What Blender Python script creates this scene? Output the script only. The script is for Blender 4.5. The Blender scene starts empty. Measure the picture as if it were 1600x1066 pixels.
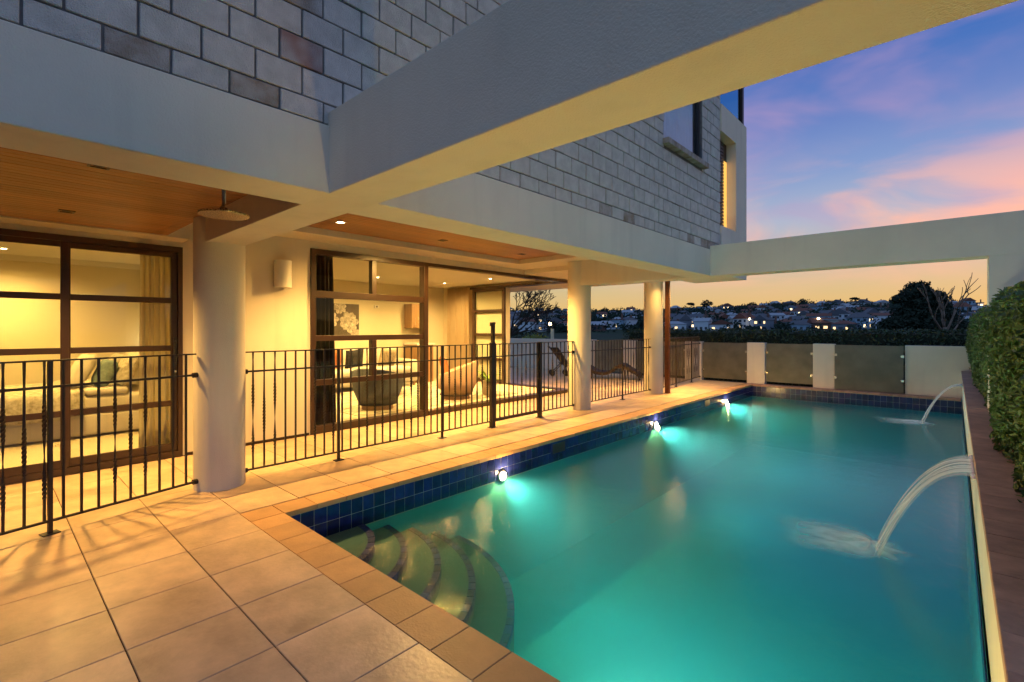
import bpy, bmesh, math, random
from mathutils import Vector, Matrix, noise
R = math.radians
sc = bpy.context.scene
COL = sc.collection

# ------------------------------------------------------------------ camera
CAM_H = 1.5
FPX = 757.0                       # focal length in photo pixels (1600 wide)
YAW = math.atan2(692.0, 757.0)    # the pool axis (+Y) lies this far right of the view
cam = bpy.data.cameras.new('camera'); cam_o = bpy.data.objects.new('camera', cam); COL.objects.link(cam_o)
cam_o.location = (0, 0, CAM_H); cam_o.rotation_euler = (R(90), 0, YAW)
cam.sensor_width = 36.0; cam.lens = 36.0 * FPX / 1600.0
cam.shift_y = -(533 - 514) / 1600.0
cam.clip_start = 0.05; cam.clip_end = 20000
sc.camera = cam_o
sc.render.resolution_x = 1024; sc.render.resolution_y = 682

# ------------------------------------------------------------------ sky, sun, exposure
W = bpy.data.worlds.new('World'); sc.world = W; W.use_nodes = True
def build_world():
    nt = W.node_tree; N = nt.nodes; L = nt.links; N.clear()
    out = N.new('ShaderNodeOutputWorld'); bg = N.new('ShaderNodeBackground')
    tc = N.new('ShaderNodeTexCoord'); sep = N.new('ShaderNodeSeparateXYZ'); L.new(tc.outputs['Generated'], sep.inputs[0])
    ramp = N.new('ShaderNodeValToRGB'); L.new(sep.outputs['Z'], ramp.inputs[0])
    stops = [(0.0, (.72, .42, .13)), (.035, (.68, .44, .16)), (.075, (.57, .44, .23)), (.12, (.47, .42, .36)), (.19, (.34, .40, .52)),
             (.27, (.17, .27, .52)), (.34, (.11, .19, .47)), (.43, (.02, .12, .42)), (.7, (.13, .22, .46)), (1.0, (.22, .27, .44))]
    e = ramp.color_ramp.elements
    e[0].position, e[0].color = stops[0][0], (*stops[0][1], 1)
    e[1].position, e[1].color = stops[-1][0], (*stops[-1][1], 1)
    for p, c in stops[1:-1]:
        x = e.new(p); x.color = (*c, 1)
    east = N.new('ShaderNodeValToRGB'); L.new(sep.outputs['Z'], east.inputs[0])
    est = [(0.0, (.19, .33, .52)), (.15, (.18, .37, .64)), (.4, (.10, .28, .60)), (1.0, (.22, .27, .44))]
    ee = east.color_ramp.elements
    ee[0].position, ee[0].color = est[0][0], (*est[0][1], 1); ee[1].position, ee[1].color = est[-1][0], (*est[-1][1], 1)
    for p, c in est[1:-1]:
        x = ee.new(p); x.color = (*c, 1)
    # drifting cloud streaks, lit pink and peach by the afterglow
    mp = N.new('ShaderNodeMapping'); mp.inputs['Scale'].default_value = (2.2, 2.2, 7.5); mp.inputs['Location'].default_value = (.35, .1, .4)
    mp.inputs['Rotation'].default_value = (.18, .1, .3)
    L.new(tc.outputs['Generated'], mp.inputs[0])
    nz = N.new('ShaderNodeTexNoise'); nz.inputs['Scale'].default_value = 1.5; nz.inputs['Detail'].default_value = 4; nz.inputs['Roughness'].default_value = .5
    nz.inputs['Distortion'].default_value = .6
    L.new(mp.outputs[0], nz.inputs['Vector'])
    def mrange(src, a, b, c=0.0, d=1.0):
        m = N.new('ShaderNodeMapRange'); m.interpolation_type = 'SMOOTHSTEP'
        m.inputs[1].default_value = a; m.inputs[2].default_value = b; m.inputs[3].default_value = c; m.inputs[4].default_value = d
        L.new(src, m.inputs[0]); return m.outputs[0]
    def mul(a, b):
        m = N.new('ShaderNodeMath'); m.operation = 'MULTIPLY'
        for i, s in enumerate((a, b)):
            if isinstance(s, float): m.inputs[i].default_value = s
            else: L.new(s, m.inputs[i])
        return m.outputs[0]
    def mix(f, a, b):
        m = N.new('ShaderNodeMix'); m.data_type = 'RGBA'; L.new(f, m.inputs[0]); L.new(a, m.inputs[6])
        if isinstance(b, tuple): m.inputs[7].default_value = (*b, 1)
        else: L.new(b, m.inputs[7])
        return m.outputs[2]
    cl = mrange(nz.outputs['Fac'], .34, .74)
    band = mul(mrange(sep.outputs['Z'], .08, .2), mrange(sep.outputs['Z'], .55, .36))
    both = mix(mrange(sep.outputs['Y'], -.15, .55), east.outputs[0], ramp.outputs[0])
    pink = mix(mul(mul(cl, band), .66), both, (.42, .27, .46))
    nz2 = N.new('ShaderNodeTexNoise'); nz2.inputs['Scale'].default_value = 2.3; nz2.inputs['Detail'].default_value = 5; nz2.inputs['Distortion'].default_value = .8
    mp2 = N.new('ShaderNodeMapping'); mp2.inputs['Scale'].default_value = (1.6, 1.6, 4.5); mp2.inputs['Location'].default_value = (2.1, .8, 1.3); mp2.inputs['Rotation'].default_value = (.35, -.2, 0)
    L.new(tc.outputs['Generated'], mp2.inputs[0]); L.new(mp2.outputs[0], nz2.inputs['Vector'])
    glow = mul(mul(mrange(nz2.outputs['Fac'], .36, .66), mrange(sep.outputs['Y'], .80, .97)), mul(mrange(sep.outputs['Z'], .34, .15), mrange(sep.outputs['Z'], .03, .15)))
    col = mix(mul(glow, .85), pink, (.95, .44, .30))
    # a physical twilight sky underneath it all
    sky = N.new('ShaderNodeTexSky'); sky.sky_type = 'NISHITA'; sky.sun_disc = False
    sky.sun_elevation = R(0.5); sky.sun_rotation = R(8); sky.air_density = 1.5; sky.dust_density = 2
    add = N.new('ShaderNodeMix'); add.data_type = 'RGBA'; add.blend_type = 'ADD'; add.inputs[0].default_value = .02
    L.new(col, add.inputs[6]); L.new(sky.outputs[0], add.inputs[7])
    L.new(add.outputs[2], bg.inputs[0]); bg.inputs[1].default_value = 0.88
    L.new(bg.outputs[0], out.inputs[0])
build_world()
sun = bpy.data.lights.new('sun', 'SUN'); sun.energy = 0.12; sun.angle = R(20); sun.color = (1, .62, .5)
sun_o = bpy.data.objects.new('sun', sun); COL.objects.link(sun_o)
sun_o.rotation_euler = Vector((-.13, -.97, -.12)).to_track_quat('-Z', 'Y').to_euler()
vs = sc.view_settings; vs.view_transform = 'Standard'; vs.look = 'None'; vs.exposure = 0.4; vs.gamma = 1.0; vs.use_curve_mapping = False
cy = sc.cycles; cy.max_bounces = 8; cy.diffuse_bounces = 4; cy.glossy_bounces = 4; cy.transmission_bounces = 6; cy.transparent_max_bounces = 16
cy.volume_bounces = 1; cy.caustics_reflective = False; cy.caustics_refractive = False
cy.sample_clamp_indirect = 4.0; cy.use_denoising = True
try: cy.denoiser = 'OPENIMAGEDENOISE'
except Exception: pass

# ------------------------------------------------------------------ photo pixel -> world helpers
CA, SA = math.cos(YAW), math.sin(YAW)
def ray(u): # per unit depth: X, Y
    k = (u - 800) / FPX
    return k * CA - SA, k * SA + CA
def at_depth(u, d, z=0.0):
    x, y = ray(u); return Vector((x * d, y * d, z))
def on_x(u, X): return ray(u)[1] * X / ray(u)[0]     # Y of the pixel column on the plane X
def on_y(u, Y): return ray(u)[0] * Y / ray(u)[1]     # X of the pixel column on the plane Y
def project(p):
    r = p[0] * CA + p[1] * SA; d = -p[0] * SA + p[1] * CA
    return (800 + FPX * r / d, 514 - FPX * (p[2] - CAM_H) / d, d) if d > .01 else (-9999, -9999, d)

# ------------------------------------------------------------------ mesh helpers
class MB:
    def __init__(s): s.v = []; s.f = []
    def add(s, vs, fs):
        o = len(s.v); s.v += [tuple(v) for v in vs]; s.f += [tuple(i + o for i in f) for f in fs]; return s
    def box(s, x0, x1, y0, y1, z0, z1):
        return s.add([(x0,y0,z0),(x1,y0,z0),(x1,y1,z0),(x0,y1,z0),(x0,y0,z1),(x1,y0,z1),(x1,y1,z1),(x0,y1,z1)],
                     [(0,3,2,1),(4,5,6,7),(0,1,5,4),(1,2,6,5),(2,3,7,6),(3,0,4,7)])
    def cyl(s, c, r, z0, z1, n=24, r2=None):
        r2 = r if r2 is None else r2; a = [2*math.pi*i/n for i in range(n)]
        vs = [(c[0]+r*math.cos(t), c[1]+r*math.sin(t), z0) for t in a] + [(c[0]+r2*math.cos(t), c[1]+r2*math.sin(t), z1) for t in a]
        return s.add(vs, [(i,(i+1)%n,n+(i+1)%n,n+i) for i in range(n)] + [tuple(range(n-1,-1,-1)), tuple(range(n,2*n))])
    def lathe(s, prof, c=(0,0,0), n=24):
        vs = [(c[0]+r*math.cos(2*math.pi*i/n), c[1]+r*math.sin(2*math.pi*i/n), c[2]+z) for r, z in prof for i in range(n)]
        fs = [(j*n+i, j*n+(i+1)%n, (j+1)*n+(i+1)%n, (j+1)*n+i) for j in range(len(prof)-1) for i in range(n)]
        return s.add(vs, fs + [tuple(range(n-1,-1,-1)), tuple(range((len(prof)-1)*n, len(prof)*n))])
    def tube(s, pts, rad, n=6):
        pts = [Vector(p) for p in pts]; rings = []
        for i, p in enumerate(pts):
            t = (pts[min(i+1,len(pts)-1)] - pts[max(i-1,0)]).normalized()
            a = t.cross(Vector((0,0,1))); a = a.normalized() if a.length > 1e-4 else Vector((1,0,0)); b = t.cross(a).normalized()
            r = rad[i] if isinstance(rad, (list, tuple)) else rad
            rings.append([p + (a*math.cos(2*math.pi*k/n) + b*math.sin(2*math.pi*k/n))*r for k in range(n)])
        vs = [v for ring in rings for v in ring]; m = len(pts)
        fs = [(j*n+k, j*n+(k+1)%n, (j+1)*n+(k+1)%n, (j+1)*n+k) for j in range(m-1) for k in range(n)]
        return s.add(vs, fs + [tuple(range(n-1,-1,-1)), tuple(range((m-1)*n, m*n))])
    def mesh(s, name, mat=None, smooth=False, bevel=0.0, seg=2):
        me = bpy.data.meshes.new(name); me.from_pydata(s.v, [], s.f); me.update()
        bm = bmesh.new(); bm.from_mesh(me)
        bmesh.ops.recalc_face_normals(bm, faces=bm.faces)
        if bevel: bmesh.ops.bevel(bm, geom=list(bm.edges), offset=bevel, segments=seg, affect='EDGES', profile=.5)
        bm.to_mesh(me); bm.free()
        if smooth: me.shade_smooth()
        if mat: me.materials.append(mat)
        return me
    def build(s, name, mat, parent=None, smooth=False, bevel=0.0, seg=2, sharp=None):
        me = s.mesh(name, mat, smooth, bevel, seg)
        if sharp is not None: me.set_sharp_from_angle(angle=R(sharp))
        return put(name, me, parent)
def put(name, me, parent=None, loc=None, rot=None, world=True):
    o = bpy.data.objects.new(name, me); COL.objects.link(o)
    if parent:
        o.parent = parent
        if world: o.matrix_parent_inverse = Matrix.LocRotScale(parent.location, parent.rotation_euler, None).inverted() if not parent.parent else inv_chain(parent)
    if loc is not None: o.location = loc
    if rot is not None: o.rotation_euler = rot
    return o
def world_m(o):
    m = Matrix.LocRotScale(o.location, o.rotation_euler, o.scale)
    return world_m(o.parent) @ o.matrix_parent_inverse @ m if o.parent else m
def inv_chain(o): return world_m(o).inverted()
def tag(o, label=None, cat=None, group=None, kind=None):
    if label: o['label'] = label
    if cat: o['category'] = cat
    if group: o['group'] = group
    if kind: o['kind'] = kind
    return o
def thing(name, label, cat, loc=(0,0,0), rz=0.0, group=None):
    o = bpy.data.objects.new(name, None); COL.objects.link(o); o.empty_display_size = .2
    o.location = loc; o.rotation_euler = (0, 0, rz); return tag(o, label, cat, group)
def part(name, parent, loc=(0,0,0)):   # an empty that is a part
    o = bpy.data.objects.new(name, None); COL.objects.link(o); o.parent = parent
    o.matrix_parent_inverse = inv_chain(parent); o.location = loc; return o
def lin(h):
    h = h.lstrip('#'); c = [int(h[i:i+2], 16)/255 for i in (0, 2, 4)]
    return tuple(x/12.92 if x <= .04045 else ((x+.055)/1.055)**2.4 for x in c)

# ------------------------------------------------------------------ materials
MATS = {}
def mat(name, col, rough=.6, spec=.5, metal=0.0, var=0.0, vscale=6.0, bump=0.0, bscale=120.0, obj_var=0.0, emit=None, estr=0.0, stretch=None, col2=None, coat=0.0, detail=4, streak=0.0):
    m = bpy.data.materials.new(name); m.use_nodes = True; nt = m.node_tree; N = nt.nodes; L = nt.links
    b = N['Principled BSDF']; b.inputs['Roughness'].default_value = rough; b.inputs['Metallic'].default_value = metal
    b.inputs['Specular IOR Level'].default_value = spec; b.inputs['Base Color'].default_value = (*col, 1); b.inputs['Coat Weight'].default_value = coat
    tc = N.new('ShaderNodeTexCoord'); src = tc.outputs['Object']
    if stretch:
        mp = N.new('ShaderNodeMapping'); mp.inputs['Scale'].default_value = stretch; L.new(src, mp.inputs[0]); src = mp.outputs[0]
    if obj_var:
        oi = N.new('ShaderNodeObjectInfo'); ad = N.new('ShaderNodeVectorMath'); ad.operation = 'ADD'
        sc_ = N.new('ShaderNodeVectorMath'); sc_.operation = 'SCALE'; sc_.inputs[3].default_value = 37.0
        cmb = N.new('ShaderNodeCombineXYZ')
        for i in range(3): L.new(oi.outputs['Random'], cmb.inputs[i])
        L.new(cmb.outputs[0], sc_.inputs[0]); L.new(src, ad.inputs[0]); L.new(sc_.outputs[0], ad.inputs[1]); src = ad.outputs[0]
    last = None
    if var or col2:
        nz = N.new('ShaderNodeTexNoise'); nz.inputs['Scale'].default_value = vscale; nz.inputs['Detail'].default_value = detail; nz.inputs['Roughness'].default_value = .6
        L.new(src, nz.inputs['Vector'])
        mr = N.new('ShaderNodeMapRange'); mr.inputs[1].default_value = .3; mr.inputs[2].default_value = .7; L.new(nz.outputs['Fac'], mr.inputs[0])
        mx = N.new('ShaderNodeMix'); mx.data_type = 'RGBA'; L.new(mr.outputs[0], mx.inputs[0])
        c2 = col2 or tuple(c*(1-var) for c in col); c1 = col if col2 else tuple(min(1, c*(1+var*.6)) for c in col)
        mx.inputs[6].default_value = (*c2, 1); mx.inputs[7].default_value = (*c1, 1); last = mx.outputs[2]
        rr = N.new('ShaderNodeMapRange'); rr.inputs[3].default_value = max(.02, rough-.08); rr.inputs[4].default_value = min(1, rough+.08)
        L.new(nz.outputs['Fac'], rr.inputs[0]); L.new(rr.outputs[0], b.inputs['Roughness'])
    if streak:
        ms = N.new('ShaderNodeMapping'); ms.inputs['Scale'].default_value = (5, 5, .45); L.new(tc.outputs['Object'], ms.inputs[0])
        ns = N.new('ShaderNodeTexNoise'); ns.inputs['Scale'].default_value = 1.3; ns.inputs['Detail'].default_value = 6; L.new(ms.outputs[0], ns.inputs['Vector'])
        rs_ = N.new('ShaderNodeMapRange'); rs_.inputs[1].default_value = .52; rs_.inputs[2].default_value = .78; rs_.inputs[3].default_value = 0; rs_.inputs[4].default_value = streak; L.new(ns.outputs['Fac'], rs_.inputs[0])
        mk = N.new('ShaderNodeMix'); mk.data_type = 'RGBA'; L.new(rs_.outputs[0], mk.inputs[0]); L.new(last, mk.inputs[6]); mk.inputs[7].default_value = (.25, .22, .18, 1); last = mk.outputs[2]
    if obj_var:
        hs = N.new('ShaderNodeHueSaturation'); mr = N.new('ShaderNodeMapRange'); mr.inputs[3].default_value = 1-obj_var; mr.inputs[4].default_value = 1+obj_var
        L.new(oi.outputs['Random'], mr.inputs[0]); L.new(mr.outputs[0], hs.inputs['Value'])
        if last: L.new(last, hs.inputs['Color'])
        else: hs.inputs['Color'].default_value = (*col, 1)
        last = hs.outputs[0]
    if last: L.new(last, b.inputs['Base Color'])
    if bump:
        n2 = N.new('ShaderNodeTexNoise'); n2.inputs['Scale'].default_value = bscale; n2.inputs['Detail'].default_value = 3; L.new(src, n2.inputs['Vector'])
        bp = N.new('ShaderNodeBump'); bp.inputs['Strength'].default_value = bump; bp.inputs['Distance'].default_value = .01; L.new(n2.outputs['Fac'], bp.inputs['Height'])
        L.new(bp.outputs[0], b.inputs['Normal'])
    if emit:
        b.inputs['Emission Color'].default_value = (*emit, 1); b.inputs['Emission Strength'].default_value = estr
    MATS[name] = m; return m

plaster = mat('plaster', (.74, .665, .53), .85, .3, var=.09, vscale=1.1, bump=.3, bscale=140, detail=7, streak=.13)
plaster_tex = mat('textured_plaster', (.74, .66, .52), .85, .3, var=.09, vscale=1.3, bump=.45, bscale=130, detail=7, streak=.11)
wall_in = mat('interior_paint', (.76, .68, .48), .8, .3, var=.03, vscale=1)
ceil_in = mat('ceiling_paint', (.84, .80, .68), .8, .3)
wood_ceiling = mat('cedar_boards', (.30, .135, .045), .42, .5, var=.3, vscale=3, obj_var=.16, stretch=(9, .7, 9), bump=.15, bscale=40)
frame_m = mat('bronze_frame', (.034, .016, .008), .38, .5, var=.12, vscale=4)
iron = mat('black_iron', (.018, .012, .010), .45, .5, var=.25, vscale=30)
rust = mat('rusted_steel', (.13, .042, .014), .75, .3, var=.4, vscale=9)
block_m = mat('concrete_block', (.60, .575, .52), .95, .2, var=.18, vscale=9, bump=.9, bscale=160, obj_var=.045)
block_red = mat('rust_stained_block', (.50, .48, .45), .95, .2, col2=(.30, .13, .095), vscale=4.5, bump=.9, bscale=160, detail=2)
block_dirty = mat('mossy_block', (.50, .475, .44), .95, .2, col2=(.27, .20, .14), vscale=6, bump=.9, bscale=160, obj_var=.1)
mortar = mat('mortar', (.19, .185, .18), .95, .2, var=.2, vscale=20)
tile_m = mat('limestone_tile', (.60, .43, .27), .34, .5, var=.30, vscale=4.5, bump=.18, bscale=45, obj_var=.11, detail=12)
coping_m = mat('sandstone_paver', (.52, .29, .12), .5, .45, var=.18, vscale=6, bump=.2, bscale=80, obj_var=.13, detail=6)
dark_paver = mat('dark_paver', (.40, .235, .16), .7, .4, var=.3, vscale=8, bump=.4, bscale=70, obj_var=.14)
grout = mat('grout', (.10, .065, .04), .9, .2, var=.3, vscale=20)
pool_tile = mat('cobalt_tile', (.010, .016, .12), .12, .6, var=.4, vscale=14, obj_var=.45)
pool_tile_dk = mat('navy_tile', (.012, .012, .07), .2, .6, var=.3, vscale=14, obj_var=.4)
pool_grout = mat('pool_grout', (.42, .45, .46), .8, .3, var=.2, vscale=30)
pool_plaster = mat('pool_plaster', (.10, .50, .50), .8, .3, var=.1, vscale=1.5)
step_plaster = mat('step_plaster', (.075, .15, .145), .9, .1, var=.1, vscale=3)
white_sh = mat('white_fitting', (.78, .74, .66), .4, .5, var=.03)
black_pl = mat('black_plastic', (.02, .02, .022), .5, .4, var=.2)
chrome = mat('brushed_metal', (.55, .52, .46), .28, .5, metal=1.0, var=.1)
floor_in = mat('cream_carpet', (.68, .60, .44), .95, .2, var=.08, vscale=40, bump=.4, bscale=300)
timber_floor = mat('timber_floor', (.45, .28, .13), .5, .5, var=.2, vscale=3, stretch=(1, 8, 1))
leaf_m = mat('hedge_leaf', (.11, .17, .035), .5, .4, obj_var=0, col2=(.05, .09, .02), vscale=7, detail=2)
leaf_far = mat('far_hedge_leaf', (.05, .085, .04), .55, .4, col2=(.025, .045, .022), vscale=5, detail=2)
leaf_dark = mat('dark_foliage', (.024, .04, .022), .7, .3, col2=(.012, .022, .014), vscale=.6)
bark = mat('bark', (.13, .10, .075), .9, .2, var=.3, vscale=8)
bark_dark = mat('dark_bark', (.05, .042, .035), .9, .2, var=.3, vscale=8)
wicker = mat('dark_wicker', (.045, .025, .016), .6, .4, var=.4, vscale=60, bump=.8, bscale=180)
grass = mat('hill_grass', (.035, .06, .03), .95, .2, col2=(.02, .034, .02), vscale=.03)

def front_fresnel(N, L, ior):
    f = N.new('ShaderNodeFresnel'); f.inputs[0].default_value = ior; g = N.new('ShaderNodeNewGeometry')
    i = N.new('ShaderNodeMath'); i.operation = 'SUBTRACT'; i.inputs[0].default_value = 1.0; L.new(g.outputs['Backfacing'], i.inputs[1])
    m = N.new('ShaderNodeMath'); m.operation = 'MULTIPLY'; L.new(f.outputs[0], m.inputs[0]); L.new(i.outputs[0], m.inputs[1]); return m.outputs[0]
def glass_mat(name, tint=(.93, .95, .93), rough=0.0, refl=1.0):
    m = bpy.data.materials.new(name); m.use_nodes = True; N = m.node_tree.nodes; L = m.node_tree.links; N.clear()
    out = N.new('ShaderNodeOutputMaterial'); tr = N.new('ShaderNodeBsdfTransparent'); tr.inputs[0].default_value = (*tint, 1)
    gl = N.new('ShaderNodeBsdfGlossy'); gl.inputs['Roughness'].default_value = rough; gl.inputs[0].default_value = (refl, refl, refl, 1)
    fr = front_fresnel(N, L, 1.45); mx = N.new('ShaderNodeMixShader')
    L.new(fr, mx.inputs[0]); L.new(tr.outputs[0], mx.inputs[1]); L.new(gl.outputs[0], mx.inputs[2]); L.new(mx.outputs[0], out.inputs[0])
    return m
glass = glass_mat('window_glass')
def frosted():
    m = bpy.data.materials.new('frosted_glass'); m.use_nodes = True; N = m.node_tree.nodes; L = m.node_tree.links; N.clear(); out = N.new('ShaderNodeOutputMaterial')
    tc = N.new('ShaderNodeTexCoord'); nz = N.new('ShaderNodeTexNoise'); nz.inputs['Scale'].default_value = 3; nz.inputs['Detail'].default_value = 3; L.new(tc.outputs['Object'], nz.inputs['Vector'])
    tr = N.new('ShaderNodeBsdfTransparent'); tr.inputs[0].default_value = (.62, .64, .56, 1)
    g = N.new('ShaderNodeBsdfGlossy'); g.inputs['Roughness'].default_value = .35; g.inputs[0].default_value = (.7, .75, .8, 1)
    d = N.new('ShaderNodeBsdfDiffuse'); d.inputs[0].default_value = (.46, .42, .30, 1); t = N.new('ShaderNodeBsdfTranslucent'); t.inputs[0].default_value = (.5, .48, .36, 1)
    dt = N.new('ShaderNodeMixShader'); L.new(d.outputs[0], dt.inputs[1]); L.new(t.outputs[0], dt.inputs[2])
    mr = N.new('ShaderNodeMapRange'); mr.inputs[1].default_value = .3; mr.inputs[2].default_value = .7; mr.inputs[3].default_value = .42; mr.inputs[4].default_value = .62; L.new(nz.outputs['Fac'], mr.inputs[0])
    a = N.new('ShaderNodeMixShader'); L.new(mr.outputs[0], a.inputs[0]); L.new(tr.outputs[0], a.inputs[1]); L.new(dt.outputs[0], a.inputs[2])
    fr = front_fresnel(N, L, 1.4); b = N.new('ShaderNodeMixShader'); L.new(fr, b.inputs[0]); L.new(a.outputs[0], b.inputs[1]); L.new(g.outputs[0], b.inputs[2]); L.new(b.outputs[0], out.inputs[0])
    return m
frost = frosted()

def water_mat():
    m = bpy.data.materials.new('pool_water'); m.use_nodes = True; N = m.node_tree.nodes; L = m.node_tree.links; N.clear()
    out = N.new('ShaderNodeOutputMaterial'); tr = N.new('ShaderNodeBsdfTransparent'); g = N.new('ShaderNodeBsdfGlossy'); g.inputs['Roughness'].default_value = .05
    tc = N.new('ShaderNodeTexCoord'); nz = N.new('ShaderNodeTexNoise'); nz.inputs['Scale'].default_value = 4.2; nz.inputs['Detail'].default_value = 6; nz.inputs['Roughness'].default_value = .66
    L.new(tc.outputs['Object'], nz.inputs['Vector'])
    bp = N.new('ShaderNodeBump'); bp.inputs['Strength'].default_value = .15; bp.inputs['Distance'].default_value = .05; L.new(nz.outputs['Fac'], bp.inputs['Height']); L.new(bp.outputs[0], g.inputs['Normal'])
    fr = N.new('ShaderNodeFresnel'); fr.inputs[0].default_value = 1.33; mx = N.new('ShaderNodeMixShader')
    L.new(fr.outputs[0], mx.inputs[0]); L.new(tr.outputs[0], mx.inputs[1]); L.new(g.outputs[0], mx.inputs[2]); L.new(mx.outputs[0], out.inputs['Surface'])
    ab = N.new('ShaderNodeVolumeAbsorption'); ab.inputs['Color'].default_value = (.0, .78, .86, 1); ab.inputs['Density'].default_value = .62
    vsn = N.new('ShaderNodeVolumeScatter'); vsn.inputs['Color'].default_value = (.16, .92, .88, 1); vsn.inputs['Density'].default_value = .20; vsn.inputs['Anisotropy'].default_value = .3
    ad = N.new('ShaderNodeAddShader'); L.new(ab.outputs[0], ad.inputs[0]); L.new(vsn.outputs[0], ad.inputs[1]); L.new(ad.outputs[0], out.inputs['Volume'])
    return m
water_m = water_mat()

def spot(name, loc, power, col, angle=110, blend=.6, size=.04, target=None, parent=None):
    l = bpy.data.lights.new(name, 'SPOT'); l.energy = power; l.color = col; l.spot_size = R(angle); l.spot_blend = blend; l.shadow_soft_size = size
    o = bpy.data.objects.new(name, l); COL.objects.link(o)
    d = (Vector(target) - Vector(loc)) if target else Vector((0, 0, -1))
    m = Matrix.LocRotScale(Vector(loc), d.to_track_quat('-Z', 'Y'), None)
    if parent: o.parent = parent; o.matrix_parent_inverse = inv_chain(parent)
    o.matrix_basis = m; return o
def area(name, loc, power, col, sx, sy, target=None, parent=None):
    l = bpy.data.lights.new(name, 'AREA'); l.shape = 'RECTANGLE'; l.energy = power; l.color = col; l.size = sx; l.size_y = sy
    o = bpy.data.objects.new(name, l); COL.objects.link(o)
    d = (Vector(target) - Vector(loc)) if target else Vector((0, 0, -1))
    if parent: o.parent = parent; o.matrix_parent_inverse = inv_chain(parent)
    o.matrix_basis = Matrix.LocRotScale(Vector(loc), d.to_track_quat('-Z', 'Y'), None); return o
def point(name, loc, power, col, size=.05, parent=None):
    l = bpy.data.lights.new(name, 'POINT'); l.energy = power; l.color = col; l.shadow_soft_size = size
    o = bpy.data.objects.new(name, l); COL.objects.link(o)
    if parent: o.parent = parent; o.matrix_parent_inverse = inv_chain(parent)
    o.location = loc; return o
WARM = (1.0, .56, .14)
random.seed(7)

# ================================================================== dimensions
PX0, PX1, PY0, PY1 = -4.03, .117, 1.647, 14.0      # pool inside
WZ = -.25                                          # water level
XW = -6.75                                         # house wall face
XF = -2.725                                        # upper facade face
YB0, YB1 = 1.381, 1.705                            # near tie beam
YC0, YC1 = 7.42, 7.744                             # far tie beam
ZB = 2.298                                         # underside of all beams
YFAR = 14.3                                        # far garden wall face
COLX, COLR = -5.215, .216
COLS = [(COLX, 1.543), (COLX, 7.58), (COLX, 10.62)]

# ================================================================== terrain
def skyline(u):
    pts = [(0, 492), (700, 492), (800, 489), (1000, 490), (1060, 487), (1130, 486), (1200, 482), (1300, 479), (1400, 478), (1480, 480), (1560, 478), (2200, 478)]
    for (a, va), (b, vb) in zip(pts, pts[1:]):
        if u <= b: t = (u-a)/(b-a); return va + (vb-va)*max(0, t)
    return 478
RB, RT = 245.0, 540.0
def terrain_z(x, y):
    r = math.hypot(x, y); d = -x*SA + y*CA; lat = x*CA + y*SA
    base = -2.6 if r < 24 else -2.6 - 11.0*min(1, (r-24)/90)
    if d <= 5: return base - (0 if r < 300 else min(20, (r-300)*.02))
    u = max(0, min(2200, 800 + FPX*lat/d)); cosv = d/r
    ridge = CAM_H + (514 - skyline(u))/FPX*RT*cosv
    side = max(0, min(1, (d/r - .25)/.2))
    if r < 120: return base
    bz = -13.6
    if r < RB: t = (r-120)/(RB-120); t = t*t*(3-2*t); h = bz + (-0.5 - bz)*t
    elif r < RT: t = (r-RB)/(RT-RB); h = -0.5 + (ridge+.5)*t
    else: h = ridge - (r-RT)*.02
    h += 1.2*noise.noise(Vector((x*.012, y*.012, 3)))*min(1, max(0, (RT-r)/120 if r < RT else 0))
    return base*(1-side) + h*side if r < 1500 else h*side + (1-side)*base
def build_terrain():
    rs = [0, 10, 24, 40, 60, 90, 120, 150, 180, 210, 230, 245, 270, 300, 330, 360, 390, 420, 450, 480, 510, 540, 570, 620, 700, 900, 1300, 2000, 4000, 8000]
    na = 180; vs = [(0, 0, -2.6)]; fs = []
    for r in rs[1:]:
        for i in range(na):
            a = 2*math.pi*i/na; x, y = r*math.cos(a), r*math.sin(a); vs.append((x, y, terrain_z(x, y)))
    for i in range(na): fs.append((0, 1+i, 1+(i+1) % na))
    for j in range(len(rs)-2):
        for i in range(na):
            a = 1+j*na+i; b = 1+j*na+(i+1) % na; fs.append((a, a+na, b+na, b))
    tag(MB().add(vs, fs).build('terrain', grass, smooth=True), kind='structure')
build_terrain()

# ================================================================== deck
deck = bpy.data.objects.new('deck', None); COL.objects.link(deck); deck['kind'] = 'structure'
CO = .24                                            # coping width
m = MB(); m.box(-11.3, 1.4, -4.5, PY0-.01, -.6, -.007); m.box(-13.5, PX0-.01, PY0-.01, YFAR+.3, -.6, -.007); m.box(PX0-.01, .1, PY1+.01, YFAR+.3, -.6, -.007)
m.build('grout_bed', grout, deck)
PT = .482; TX0, TY0 = -2.373, .9345
tile_cache = {}
def tile_at(x0, x1, y0, y1, name='tile', mt=tile_m, z=0.0, th=.02, par=deck):
    key = (round(x1-x0, 3), round(y1-y0, 3), mt.name, th)
    if key not in tile_cache:
        w, l = (x1-x0)/2, (y1-y0)/2
        tile_cache[key] = MB().box(-w, w, -l, l, -th, 0).mesh(name, mt, bevel=.0025, seg=1)
    o = put(name, tile_cache[key], par, loc=((x0+x1)/2, (y0+y1)/2, z + random.uniform(-.0006, .0006)), rot=(random.uniform(-.0008, .0008), random.uniform(-.0008, .0008), 0))
    return o
G = .0028
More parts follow.
